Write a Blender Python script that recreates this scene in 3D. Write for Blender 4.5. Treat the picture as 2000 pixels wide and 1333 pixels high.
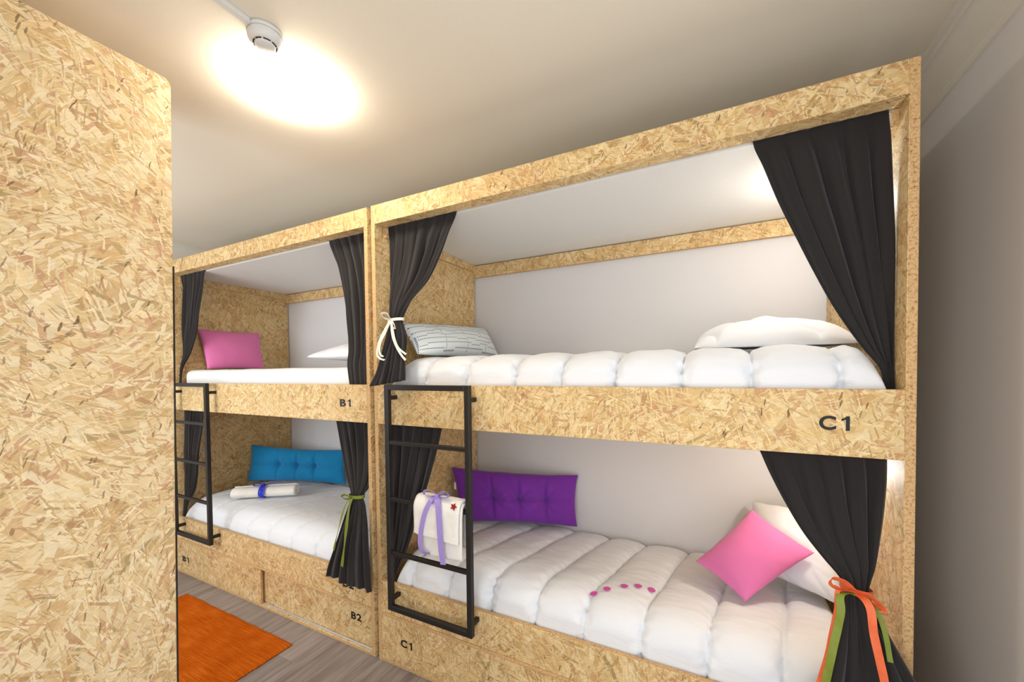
import bpy, bmesh, math, random
from mathutils import Vector, Matrix, noise
from mathutils.bvhtree import BVHTree

random.seed(7)
scene = bpy.context.scene
COL = scene.collection
for o in list(bpy.data.objects):
    bpy.data.objects.remove(o)

# ------------------------------------------------------------------ camera
def setup_camera():
    yaw, pitch, roll = 0.4776, -0.024, -0.011
    f = Vector((-math.sin(yaw) * math.cos(pitch), math.cos(yaw) * math.cos(pitch), math.sin(pitch)))
    r = Vector((math.cos(yaw), math.sin(yaw), 0.0))
    u = r.cross(f)
    c, s = math.cos(roll), math.sin(roll)
    R, U = c * r + s * u, -s * r + c * u
    cam = bpy.data.cameras.new('camera')
    cam.sensor_width = 36.0
    cam.lens = 779.87 * 36.0 / 2000.0
    cam.shift_y = 76.3754 / 2000.0
    cam.clip_start = 0.02
    ob = bpy.data.objects.new('camera', cam)
    COL.objects.link(ob)
    m = Matrix((R, U, -f)).transposed().to_4x4()
    m.translation = Vector((1.5723, -1.4944, 1.4987))
    ob.matrix_world = m
    scene.camera = ob
setup_camera()

# ------------------------------------------------------------------ light and exposure
world = bpy.data.worlds.new('world')
scene.world = world
world.use_nodes = True
world.node_tree.nodes['Background'].inputs[0].default_value = (0.72, 0.82, 1.0, 1)
world.node_tree.nodes['Background'].inputs[1].default_value = 1.0

def area_light(name, loc, rot, sx, sy, energy, color):
    l = bpy.data.lights.new(name, 'AREA')
    l.shape = 'RECTANGLE'
    l.size, l.size_y, l.energy, l.color = sx, sy, energy, color
    o = bpy.data.objects.new(name, l)
    COL.objects.link(o)
    o.location, o.rotation_euler = loc, rot
    return o
# fill light from two windows and a glazed door, all added out of view
area_light('added_window_fill', (2.265, -1.22, 1.45), (0, math.radians(90), 0), 1.20, 1.10, 11.0, (0.90, 0.95, 1.0))
area_light('added_window_fill', (-1.50, -1.93, 1.45), (math.radians(90), 0, 0), 1.30, 1.30, 28.0, (0.88, 0.94, 1.0))
area_light('added_door_fill', (1.30, -1.93, 1.10), (math.radians(90), 0, 0), 0.76, 1.90, 13.0, (0.94, 0.97, 1.0))
LAMP_STRENGTH = 25.0
READING_WATTS = 3.8

vs = scene.view_settings
vs.view_transform = 'Standard'
vs.look = 'None'
vs.gamma = 1.0
vs.use_curve_mapping = False
vs.exposure = 0.40

# ------------------------------------------------------------------ dimensions (metres)
L = 2.06                       # bunk length
T = 0.0235                     # board thickness
D = 0.935                      # bunk depth
Z1, Z2, Z3, Z4, Z5, Z6 = 0.259, 0.421, 1.2332, 1.4328, 2.2475, 2.3425
BX0, BX1 = -2.120, -0.0286     # second bunk
H = 2.60
XL, XR, YB, YF = -2.53, 2.285, 0.945, -1.95

# ------------------------------------------------------------------ materials
def srgb(r, g, b):
    def c(v):
        v /= 255.0
        return v / 12.92 if v <= 0.04045 else ((v + 0.055) / 1.055) ** 2.4
    return (c(r), c(g), c(b), 1.0)

class NT:
    def __init__(self, name, rough=0.6, spec=0.3):
        self.m = bpy.data.materials.new(name)
        self.m.use_nodes = True
        self.t = self.m.node_tree
        self.b = self.t.nodes['Principled BSDF']
        self.b.inputs['Roughness'].default_value = rough
        self.b.inputs['Specular IOR Level'].default_value = spec
    def n(self, typ, ins=None, **props):
        nd = self.t.nodes.new(typ)
        for k, v in props.items():
            setattr(nd, k, v)
        for k, v in (ins or {}).items():
            self.set(nd.inputs[k], v)
        return nd
    def set(self, sock, v):
        if isinstance(v, bpy.types.NodeSocket):
            self.t.links.new(v, sock)
        else:
            sock.default_value = v
    def math(self, op, a, b=0.0, c=0.0, clamp=False):
        nd = self.n('ShaderNodeMath', {0: a, 1: b, 2: c}, operation=op)
        nd.use_clamp = clamp
        return nd.outputs[0]
    def mix(self, fac, a, b, mode='MIX'):
        nd = self.t.nodes.new('ShaderNodeMix')
        nd.data_type = 'RGBA'
        nd.blend_type = mode
        self.set(nd.inputs[0], fac); self.set(nd.inputs[6], a); self.set(nd.inputs[7], b)
        return nd.outputs[2]
    def fmix(self, fac, a, b):
        nd = self.t.nodes.new('ShaderNodeMix')
        nd.data_type = 'FLOAT'
        self.set(nd.inputs[0], fac); self.set(nd.inputs[2], a); self.set(nd.inputs[3], b)
        return nd.outputs[0]
    def ramp(self, fac, stops, interp='LINEAR'):
        nd = self.n('ShaderNodeValToRGB', {0: fac})
        cr = nd.color_ramp
        cr.interpolation = interp
        while len(cr.elements) < len(stops):
            cr.elements.new(0.5)
        for e, (p, col) in zip(cr.elements, stops):
            e.position = p; e.color = col
        return nd.outputs[0]
    def uv(self):
        return self.n('ShaderNodeUVMap', uv_map='UVMap').outputs[0]
    def mapping(self, vec, loc=(0, 0, 0), rot=0.0, scale=(1, 1, 1)):
        nd = self.n('ShaderNodeMapping', {'Vector': vec, 'Location': loc, 'Rotation': (0, 0, rot), 'Scale': scale}, vector_type='TEXTURE')
        return nd.outputs[0]
    def noise(self, vec, scale, detail=2.0, rough=0.5, out=0):
        nd = self.n('ShaderNodeTexNoise', {'Vector': vec, 'Scale': scale, 'Detail': detail, 'Roughness': rough})
        return nd.outputs[out]
    def bump(self, h, strength=0.2, dist=0.002):
        nd = self.n('ShaderNodeBump', {'Height': h, 'Strength': strength, 'Distance': dist})
        self.t.links.new(nd.outputs[0], self.b.inputs['Normal'])
    def color(self, c):
        self.set(self.b.inputs['Base Color'], c)

PALE, CREAM, MID = srgb(226, 203, 153), srgb(238, 224, 187), srgb(209, 178, 124)
TAN, PINK, OLIVE, BROWN = srgb(184, 147, 100), srgb(206, 163, 128), srgb(170, 150, 106), srgb(96, 62, 40)

def osb_material(name, tint=(1.0, 1.0, 1.0)):
    k = NT(name, 0.6, 0.25)
    uv = k.uv()
    def wob(scale, amp):
        nz = k.n('ShaderNodeTexNoise', {'Vector': uv, 'Scale': scale, 'Detail': 0.0}, noise_dimensions='2D').outputs[1]
        nz = k.n('ShaderNodeVectorMath', {0: nz, 1: (0.5, 0.5, 0.5)}, operation='SUBTRACT').outputs[0]
        return k.n('ShaderNodeVectorMath', {0: nz, 'Scale': amp}, operation='SCALE').outputs[0]
    d = k.n('ShaderNodeVectorMath', {0: wob(2.6, 0.16), 1: wob(80.0, 0.0026)}, operation='ADD').outputs[0]
    v = k.n('ShaderNodeVectorMath', {0: uv, 1: d}, operation='ADD').outputs[0]
    col = PALE
    pal = [(0.0, TAN), (0.08, PINK), (0.18, MID), (0.38, PALE), (0.62, CREAM), (0.80, PALE), (0.93, MID), (0.985, OLIVE)]
    layers = [  # angle, length, width, cover, half size
        (0.25, 0.130, 0.026, 1.00, 0.60), (1.35, 0.110, 0.021, 0.75, 0.46), (2.35, 0.110, 0.018, 0.58, 0.44),
        (0.85, 0.085, 0.0120, 0.46, 0.42), (2.85, 0.070, 0.0080, 0.40, 0.40), (1.75, 0.055, 0.0055, 0.32, 0.38)]
    for i, (a, ln, wd, cov, hs) in enumerate(layers):
        q = k.mapping(v, (0.37 * i, 0.71 * i, 0), a, (ln, wd, 1))
        vo = k.n('ShaderNodeTexVoronoi', {'Vector': q, 'Scale': 1.0, 'Randomness': 1.0}, voronoi_dimensions='2D', feature='F1', distance='CHEBYCHEV')
        sp = k.n('ShaderNodeSeparateColor', {0: vo.outputs['Color']})
        r_, g_, b_ = sp.outputs[0], sp.outputs[1], sp.outputs[2]
        dist = vo.outputs['Distance']
        m = k.math('LESS_THAN', g_, cov) if i == 0 else k.math('MULTIPLY', k.math('LESS_THAN', dist, hs), k.math('LESS_THAN', g_, cov))
        c = k.ramp(r_, pal, 'LINEAR')
        edge = k.n('ShaderNodeMapRange', {0: dist, 1: hs - 0.10, 2: hs, 3: 1.0, 4: 0.90})
        sh = k.math('MULTIPLY', k.math('MULTIPLY_ADD', b_, 0.16, 0.92), edge.outputs[0])
        c = k.mix(1.0, c, k.n('ShaderNodeCombineColor', {0: sh, 1: sh, 2: sh}).outputs[0], 'MULTIPLY')
        col = k.mix(k.math('MULTIPLY', m, 0.86), col, c)
    # short dark slivers and small pale needles
    for (a, ln, wd, cov, cc, st) in ((1.2, 0.036, 0.0060, 0.045, BROWN, 0.25), (0.5, 0.030, 0.0032, 0.26, CREAM, 0.35), (2.3, 0.026, 0.0034, 0.12, TAN, 0.45)):
        q = k.mapping(v, (a, 2 * a, 0), a, (ln, wd, 1))
        vo = k.n('ShaderNodeTexVoronoi', {'Vector': q, 'Scale': 1.0, 'Randomness': 1.0}, voronoi_dimensions='2D', feature='F1', distance='EUCLIDEAN')
        sp = k.n('ShaderNodeSeparateColor', {0: vo.outputs['Color']})
        m = k.math('MULTIPLY', k.math('LESS_THAN', vo.outputs['Distance'], 0.36), k.math('LESS_THAN', sp.outputs[1], cov))
        col = k.mix(k.math('MULTIPLY', m, k.math('MULTIPLY_ADD', sp.outputs[2], 0.55, st)), col, cc)
    gr = k.n('ShaderNodeTexNoise', {'Vector': k.mapping(v, (0, 0, 0), 0.4, (0.03, 0.004, 1)), 'Scale': 1.0, 'Detail': 1.0}, noise_dimensions='2D').outputs[0]
    s = k.math('MULTIPLY_ADD', gr, 0.24, 0.88)
    col = k.mix(1.0, col, k.n('ShaderNodeCombineColor', {0: s, 1: s, 2: s}).outputs[0], 'MULTIPLY')
    if tint != (1.0, 1.0, 1.0):
        col = k.mix(1.0, col, tuple(tint) + (1.0,), 'MULTIPLY')
    k.color(col)
    hb = k.n('ShaderNodeTexVoronoi', {'Vector': k.mapping(uv, (0, 0, 0), 0.7, (0.035, 0.007, 1)), 'Scale': 1.0}, voronoi_dimensions='2D', feature='F1', distance='CHEBYCHEV')
    k.bump(k.n('ShaderNodeSeparateColor', {0: hb.outputs['Color']}).outputs[0], 0.22, 0.0012)
    return k.m

def osb_edge_material():
    k = NT('strand_board_cut_edge', 0.8, 0.15)
    uv = k.uv()
    q = k.mapping(uv, (0, 0, 0), 0, (1, 1, 1))
    a = k.noise(q, 130.0, 3.0, 0.7)
    col = k.ramp(a, [(0.30, srgb(140, 100, 62)), (0.44, srgb(206, 166, 116)), (0.62, srgb(224, 188, 140)), (0.8, srgb(196, 154, 104))])
    spk = k.noise(q, 330.0, 1.0)
    col = k.mix(k.math('LESS_THAN', spk, 0.30), col, srgb(104, 70, 44))
    k.color(col)
    k.bump(a, 0.4, 0.002)
    return k.m

def plain(name, col, rough=0.6, spec=0.3, noise_scale=None, amount=0.08, bump=0.0, bdist=0.001, metallic=0.0):
    k = NT(name, rough, spec)
    k.b.inputs['Metallic'].default_value = metallic
    if noise_scale:
        tc = k.n('ShaderNodeTexCoord').outputs['Object']
        nz = k.noise(tc, noise_scale, 3.0)
        lo = tuple(c * (1 - amount) for c in col[:3]) + (1,)
        hi = tuple(min(1, c * (1 + amount)) for c in col[:3]) + (1,)
        k.color(k.ramp(nz, [(0.3, lo), (0.7, hi)]))
        if bump:
            k.bump(nz, bump, bdist)
    else:
        k.color(col)
    return k.m

def fabric(name, col, rough=0.85, weave=900.0, sheen=0.2, wr=0.25, wscale=9.0, amount=0.06, wdist=0.01):
    k = NT(name, rough, 0.15)
    tc = k.n('ShaderNodeTexCoord').outputs['Object']
    big = k.noise(tc, wscale, 2.0, 0.55)
    fine = k.noise(tc, weave, 0.0)
    lo = tuple(c * (1 - amount) for c in col[:3]) + (1,)
    hi = tuple(min(1, c * (1 + amount)) for c in col[:3]) + (1,)
    k.color(k.ramp(fine, [(0.3, lo), (0.7, hi)]))
    k.b.inputs['Sheen Weight'].default_value = sheen
    k.b.inputs['Sheen Roughness'].default_value = 0.5
    k.bump(big, wr, wdist)
    return k.m

M = {}
M['osb'] = osb_material('bunk_strand_board', (0.97, 0.88, 0.76))
M['osb_pale'] = osb_material('pale_strand_board', (1.0, 0.96, 0.95))
M['edge'] = osb_edge_material()
M['wall'] = plain('warm_white_wall_paint', srgb(226, 224, 224), 0.75, 0.2, 180.0, 0.012, 0.05, 0.0006)
M['ceiling'] = plain('cream_ceiling_paint', srgb(238, 229, 212), 0.85, 0.1, 120.0, 0.01)
M['trim'] = plain('white_plaster_trim', srgb(230, 225, 215), 0.7, 0.2, 90.0, 0.01)
M['board_white'] = plain('white_melamine_board', srgb(234, 232, 228), 0.55, 0.3, 60.0, 0.01)
M['black_metal'] = plain('black_powder_coated_steel', srgb(34, 32, 32), 0.45, 0.4, 400.0, 0.1, 0.05, 0.0003)
M['curtain'] = fabric('charcoal_curtain_cloth', srgb(46, 43, 43), 0.9, 1100.0, 0.15, 0.12, 14.0)
def duvet_material():
    k = NT('white_quilt_cotton', 0.8, 0.15)
    uv = k.uv()
    # fine puckers run across the quilting channels
    q = k.mapping(uv, (0, 0, 0), 0.12, (0.10, 0.014, 1))
    a = k.noise(q, 1.0, 3.0, 0.6)
    b = k.noise(uv, 11.0, 4.0, 0.6)
    k.color(k.ramp(k.noise(uv, 700.0, 1.0), [(0.3, srgb(230, 233, 238)), (0.7, srgb(238, 240, 244))]))
    k.b.inputs['Sheen Weight'].default_value = 0.1
    k.bump(k.math('MULTIPLY_ADD', a, 0.5, k.math('MULTIPLY', b, 0.5)), 0.28, 0.010)
    return k.m
M['duvet'] = duvet_material()
M['sheet'] = fabric('white_bed_sheet_cotton', srgb(240, 240, 240), 0.85, 900.0, 0.1, 0.15, 7.0, 0.01)
M['pillow_white'] = fabric('white_pillowcase_cotton', srgb(238, 239, 242), 0.85, 900.0, 0.1, 0.55, 8.0, 0.01, 0.02)
M['pink'] = fabric('rose_pink_cotton', srgb(230, 124, 182), 0.8, 900.0, 0.25, 0.3, 10.0)
M['blue'] = fabric('bright_blue_cotton', srgb(26, 132, 186), 0.8, 900.0, 0.2, 0.3, 11.0)
M['purple'] = fabric('violet_cotton', srgb(120, 50, 160), 0.8, 900.0, 0.25, 0.3, 11.0)
M['towel'] = fabric('white_terry_cotton', srgb(246, 243, 236), 0.95, 420.0, 0.3, 0.8, 260.0, 0.02, 0.003)
M['lilac'] = plain('lilac_satin', srgb(166, 146, 218), 0.3, 0.5, 40.0, 0.05)
M['ribbon_blue'] = plain('royal_blue_organza', srgb(48, 58, 206), 0.45, 0.4, 40.0, 0.08)
M['ribbon_white'] = plain('white_satin', srgb(244, 240, 228), 0.3, 0.5, 40.0, 0.03)
M['ribbon_orange'] = plain('coral_orange_organza', srgb(236, 112, 66), 0.5, 0.4, 40.0, 0.08)
M['ribbon_green'] = plain('olive_green_organza', srgb(124, 138, 44), 0.5, 0.4, 40.0, 0.08)
M['red_leaf'] = plain('dark_red_felt', srgb(150, 44, 44), 0.9, 0.1, 300.0, 0.1)
M['flower'] = plain('magenta_paper', srgb(210, 92, 168), 0.8, 0.1, 200.0, 0.06)
M['letters'] = plain('black_vinyl_lettering', srgb(30, 28, 27), 0.5, 0.3, 100.0, 0.05)
M['alu'] = plain('brushed_aluminium', srgb(205, 208, 212), 0.35, 0.5, 300.0, 0.04, metallic=0.6)
M['plastic'] = plain('white_plastic', srgb(224, 224, 222), 0.4, 0.4, 100.0, 0.01)
M['slot'] = plain('dark_vent_gap', srgb(70, 66, 62), 0.8, 0.1, 100.0, 0.05)
M['void'] = plain('dark_edge_banding', srgb(40, 34, 30), 0.6, 0.3, 200.0, 0.1)
M['steel'] = plain('zinc_screw_steel', srgb(150, 150, 150), 0.35, 0.5, 200.0, 0.05, metallic=0.8)

def emission(name, col, strength):
    m = bpy.data.materials.new(name)
    m.use_nodes = True
    t = m.node_tree
    t.nodes.remove(t.nodes['Principled BSDF'])
    e = t.nodes.new('ShaderNodeEmission')
    e.inputs[0].default_value = col
    e.inputs[1].default_value = strength
    t.links.new(e.outputs[0], t.nodes['Material Output'].inputs[0])
    return m
M['lamp_glow'] = emission('lit_opal_diffuser', (1.0, 0.90, 0.755, 1), LAMP_STRENGTH)
M['reading_glow'] = emission('lit_reading_lens', (0.96, 0.98, 1.0, 1), 20.0)

def floor_material():
    k = NT('grey_oak_laminate', 0.42, 0.4)
    oi = k.n('ShaderNodeObjectInfo').outputs['Random']
    uv = k.uv()
    q = k.mapping(uv, (0, 0, 0), 0, (0.035, 0.5, 1))
    a = k.noise(q, 1.0, 4.0, 0.6)
    q2 = k.mapping(uv, (3, 1, 0), 0, (0.006, 0.22, 1))
    b = k.noise(q2, 1.0, 2.0)
    col = k.ramp(a, [(0.25, srgb(116, 106, 102)), (0.5, srgb(146, 136, 131)), (0.75, srgb(168, 158, 153))])
    s = k.math('ADD', k.math('MULTIPLY_ADD', oi, 0.18, 0.72), k.math('MULTIPLY', b, 0.36))
    col = k.mix(1.0, col, k.n('ShaderNodeCombineColor', {0: s, 1: s, 2: s}).outputs[0], 'MULTIPLY')
    k.color(col)
    k.bump(b, 0.12, 0.0006)
    return k.m
M['floor'] = floor_material()

def rug_material():
    k = NT('orange_woven_cotton', 0.95, 0.05)
    uv = k.uv()
    q = k.mapping(uv, (0, 0, 0), 0, (0.16, 0.006, 1))
    a = k.noise(q, 1.0, 3.0, 0.6)
    b = k.noise(uv, 7.0, 3.0)
    col = k.ramp(k.math('MULTIPLY_ADD', b, 0.4, k.math('MULTIPLY', a, 0.6)), [(0.3, srgb(160, 70, 6)), (0.5, srgb(196, 92, 14)), (0.7, srgb(216, 118, 40))])
    k.color(col)
    w = k.n('ShaderNodeTexWave', {'Vector': uv, 'Scale': 55.0, 'Distortion': 1.5, 'Detail': 1.0}, bands_direction='Y')
    k.bump(k.math('MULTIPLY_ADD', w.outputs['Fac'], 0.4, a), 0.7, 0.004)
    return k.m
M['rug'] = rug_material()

def dotted_material():
    # rows of small navy dots that jump up and down a row every few centimetres
    k = NT('white_cotton_with_navy_dot_lines', 0.85, 0.1)
    uv = k.uv()
    s = k.n('ShaderNodeSeparateXYZ', {0: uv})
    dx, dy = 0.0105, 0.0105
    cx = k.math('DIVIDE', s.outputs[0], dx)
    cy = k.math('DIVIDE', s.outputs[1], dy)
    ix, iy = k.math('FLOOR', cx), k.math('FLOOR', cy)
    fx = k.math('SUBTRACT', k.math('FRACT', cx), 0.5)
    fy = k.math('SUBTRACT', k.math('FRACT', cy), 0.5)
    dist = k.math('SQRT', k.math('ADD', k.math('MULTIPLY', fx, fx), k.math('MULTIPLY', fy, fy)))
    dot = k.math('LESS_THAN', dist, 0.29)
    # shift of the line for this stretch of columns
    band = k.math('FLOOR', k.math('DIVIDE', iy, 3.0))
    seg = k.math('FLOOR', k.math('DIVIDE', k.math('ADD', ix, k.math('MULTIPLY', band, 3.7)), 9.0))
    rnd = k.n('ShaderNodeTexWhiteNoise', {'Vector': k.n('ShaderNodeCombineXYZ', {0: seg, 1: band}).outputs[0]}, noise_dimensions='2D').outputs[0]
    row = k.math('FLOOR', k.math('MULTIPLY', rnd, 2.0))
    mod = k.math('SUBTRACT', iy, k.math('MULTIPLY', band, 3.0))
    on = k.math('LESS_THAN', k.math('ABSOLUTE', k.math('SUBTRACT', mod, row)), 0.5)
    # short vertical links
    link = k.math('LESS_THAN', k.math('FRACT', k.math('DIVIDE', k.math('ADD', ix, k.math('MULTIPLY', seg, 2.0)), 23.0)), 0.030)
    f = k.math('MULTIPLY', dot, k.math('MAXIMUM', on, link))
    k.color(k.mix(f, srgb(232, 238, 238), srgb(62, 72, 108)))
    return k.m
M['dots'] = dotted_material()

# ------------------------------------------------------------------ building helpers
ORIGIN = {}

class MB:
    """collects faces; build() links them as one mesh object"""
    def __init__(self):
        self.v, self.f, self.mi, self.sm = [], [], [], []
        self.uvs = {}
    def add(self, verts, faces, mi=0, smooth=False):
        o = len(self.v)
        self.v += [Vector(p) for p in verts]
        for f in faces:
            self.f.append([i + o for i in f]); self.mi.append(mi); self.sm.append(smooth)
    def box(self, x0, x1, y0, y1, z0, z1, bevel=0.0015, auto=False, mi=0):
        bm = bmesh.new()
        bmesh.ops.create_cube(bm, size=1.0)
        for p in bm.verts:
            p.co = Vector(((x0 + x1) / 2 + p.co.x * (x1 - x0), (y0 + y1) / 2 + p.co.y * (y1 - y0), (z0 + z1) / 2 + p.co.z * (z1 - z0)))
        if bevel:
            bmesh.ops.bevel(bm, geom=bm.edges[:], offset=bevel, segments=1, affect='EDGES', profile=0.5)
        dims = (x1 - x0, y1 - y0, z1 - z0)
        bm.normal_update()
        o = len(self.v)
        bm.verts.index_update()
        self.v += [p.co.copy() for p in bm.verts]
        for f in bm.faces:
            m = mi
            if auto:
                ax = max(range(3), key=lambda i: abs(f.normal[i]))
                others = [dims[i] for i in range(3) if i != ax]
                m = 1 if min(others) < 0.032 else 0
            self.f.append([p.index + o for p in f.verts]); self.mi.append(m); self.sm.append(False)
        bm.free()
        return self
    def cyl(self, a, b, r, n=16, r2=None, mi=0, caps=True, smooth=True):
        a, b = Vector(a), Vector(b)
        ax = (b - a).normalized()
        t = Vector((0, 0, 1)) if abs(ax.z) < 0.9 else Vector((1, 0, 0))
        p = ax.cross(t).normalized(); q = ax.cross(p)
        r2 = r if r2 is None else r2
        vs_ = []
        for i in range(n):
            an = 2 * math.pi * i / n
            vs_.append(a + (p * math.cos(an) + q * math.sin(an)) * r)
        for i in range(n):
            an = 2 * math.pi * i / n
            vs_.append(b + (p * math.cos(an) + q * math.sin(an)) * r2)
        fs = [[i, (i + 1) % n, n + (i + 1) % n, n + i] for i in range(n)]
        self.add(vs_, fs, mi, smooth)
        if caps:
            self.add(vs_, [list(range(n))[::-1], [n + i for i in range(n)]], mi, False)
        return self
    def lathe(self, c, prof, n=40, mi=0, smooth=True):
        c = Vector(c)
        vs_, fs = [], []
        for (r, z) in prof:
            for i in range(n):
                an = 2 * math.pi * i / n
                vs_.append(c + Vector((r * math.cos(an), r * math.sin(an), z)))
        for j in range(len(prof) - 1):
            for i in range(n):
                fs.append([j * n + i, j * n + (i + 1) % n, (j + 1) * n + (i + 1) % n, (j + 1) * n + i])
        self.add(vs_, fs, mi, smooth)
        return self
    def grid(self, rows, smooth=True, mi=0, flip=False, close_u=False):
        n, m = len(rows), len(rows[0])
        fs = []
        for j in range(n - 1):
            for i in range(m - (0 if close_u else 1)):
                q = [j * m + i, j * m + (i + 1) % m, (j + 1) * m + (i + 1) % m, (j + 1) * m + i]
                fs.append(q[::-1] if flip else q)
        self.add([p for r in rows for p in r], fs, mi, smooth)
        return self
    def extrude_x(self, prof, x0, x1, smooth=False):
        """closed (y,z) profile swept along x"""
        n = len(prof)
        vs_ = [(x0, y, z) for y, z in prof] + [(x1, y, z) for y, z in prof]
        fs = [[i, (i + 1) % n, n + (i + 1) % n, n + i] for i in range(n)] + [list(range(n))[::-1], [n + i for i in range(n)]]
        self.add(vs_, fs, 0, smooth)
        return self
    def build(self, name, mats, parent=None, weld=0.0, solid=0.0, uv=None, sub=0, origin=None, fixn=True):
        if not isinstance(mats, (list, tuple)):
            mats = [mats]
        xs = [p.x for p in self.v]; ys = [p.y for p in self.v]; zs = [p.z for p in self.v]
        org = Vector(origin) if origin else Vector(((min(xs) + max(xs)) / 2, (min(ys) + max(ys)) / 2, min(zs)))
        me = bpy.data.meshes.new(name)
        bm = bmesh.new()
        bv = [bm.verts.new(p - org) for p in self.v]
        lay = bm.loops.layers.uv.new('UVMap')
        ou, ov = random.uniform(0, 40), random.uniform(0, 40)
        for f, mi, sm in zip(self.f, self.mi, self.sm):
            try:
                fc = bm.faces.new([bv[i] for i in f])
            except ValueError:
                continue
            fc.material_index = mi; fc.smooth = sm
            if uv:
                for lp, i in zip(fc.loops, f):
                    lp[lay].uv = uv[i]
        if weld:
            bmesh.ops.remove_doubles(bm, verts=bm.verts[:], dist=weld)
        if fixn:
            bmesh.ops.recalc_face_normals(bm, faces=bm.faces[:])
        bm.normal_update()
        if not uv:
            for fc in bm.faces:
                n = fc.normal
                ax = max(range(3), key=lambda i: abs(n[i]))
                for lp in fc.loops:
                    p = lp.vert.co + org
                    a = (p.y, p.z) if ax == 0 else ((p.x, p.z) if ax == 1 else (p.x, p.y))
                    lp[lay].uv = (a[0] + ou, a[1] + ov)
        bm.to_mesh(me); bm.free()
        for m in mats:
            me.materials.append(m)
        ob = bpy.data.objects.new(name, me)
        COL.objects.link(ob)
        ORIGIN[ob] = org
        if parent:
            ob.parent = parent
            ob.location = org - ORIGIN[parent]
        else:
            ob.location = org
        if solid:
            md = ob.modifiers.new('thickness', 'SOLIDIFY')
            md.thickness = solid; md.offset = 0
        if sub:
            md = ob.modifiers.new('smooth', 'SUBSURF'); md.levels = sub; md.render_levels = sub
        return ob

def thing(name, loc, label, cat, group=None):
    o = bpy.data.objects.new(name, None)
    o.empty_display_size = 0.1
    COL.objects.link(o)
    o.location = loc
    ORIGIN[o] = Vector(loc)
    return tag(o, label, cat, group)
def tag(o, label=None, cat=None, group=None, kind=None):
    if label: o['label'] = label
    if cat: o['category'] = cat
    if group: o['group'] = group
    if kind: o['kind'] = kind
    return o
def struct(o, label=None):
    o['kind'] = 'structure'
    if label: o['label'] = label
    return o

def osb(name, x0, x1, y0, y1, z0, z1, parent, bevel=0.0015):
    return MB().box(x0, x1, y0, y1, z0, z1, bevel, auto=True).build(name, [M['osb'], M['edge']], parent)

def catmull(pts, n):
    pts = [Vector(p) for p in pts]
    out = []
    P = [pts[0] * 2 - pts[1]] + pts + [pts[-1] * 2 - pts[-2]]
    for i in range(1, len(P) - 2):
        for k in range(n):
            t = k / n
            a, b, c, d = P[i - 1], P[i], P[i + 1], P[i + 2]
            out.append(0.5 * ((2 * b) + (c - a) * t + (2 * a - 5 * b + 4 * c - d) * t * t + (3 * b - a - 3 * c + d) * t ** 3))
    out.append(pts[-1])
    return out

def lerp_rows(rows, t):
    """smooth (catmull) sampling of tuples"""
    n = len(rows) - 1
    x = min(max(t, 0), 1) * n
    i = min(int(x), n - 1); f = x - i
    a = rows[max(i - 1, 0)]; b = rows[i]; c = rows[i + 1]; d = rows[min(i + 2, n)]
    return [0.5 * ((2 * q) + (r - p) * f + (2 * p - 5 * q + 4 * r - s) * f * f + (3 * q - p - 3 * r + s) * f ** 3) for p, q, r, s in zip(a, b, c, d)]

def ribbon(name, pts, width, wdir, mat, parent, label=None, n=14, twist=0.0):
    path = catmull(pts, n)
    wd = Vector(wdir).normalized()
    rows = []
    for i, p in enumerate(path):
        t = (path[min(i + 1, len(path) - 1)] - path[max(i - 1, 0)]).normalized()
        w = wd - t * wd.dot(t)
        if w.length < 0.15:
            w = wd
        w.normalize()
        if twist:
            w = Matrix.Rotation(twist * math.sin(i * 0.20), 3, t) @ w
        rows.append([p - w * width / 2, p + w * width / 2])
    mb = MB().grid(rows, smooth=False)
    o = mb.build(name, mat, parent, solid=0.0008, fixn=False)
    if label: o['label'] = label
    return o

def ring_ribbon(name, c, rx, ry, width, mat, parent, label=None, tilt=0.0, n=36):
    rows = []
    for i in range(n + 1):
        a = 2 * math.pi * i / n
        p = Vector(c) + Vector((rx * math.cos(a), ry * math.sin(a), tilt * math.cos(a)))
        rows.append([p - Vector((0, 0, width / 2)), p + Vector((0, 0, width / 2))])
    o = MB().grid(rows, smooth=False).build(name, mat, parent, solid=0.0012, fixn=False)
    if label: o['label'] = label
    return o

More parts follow.
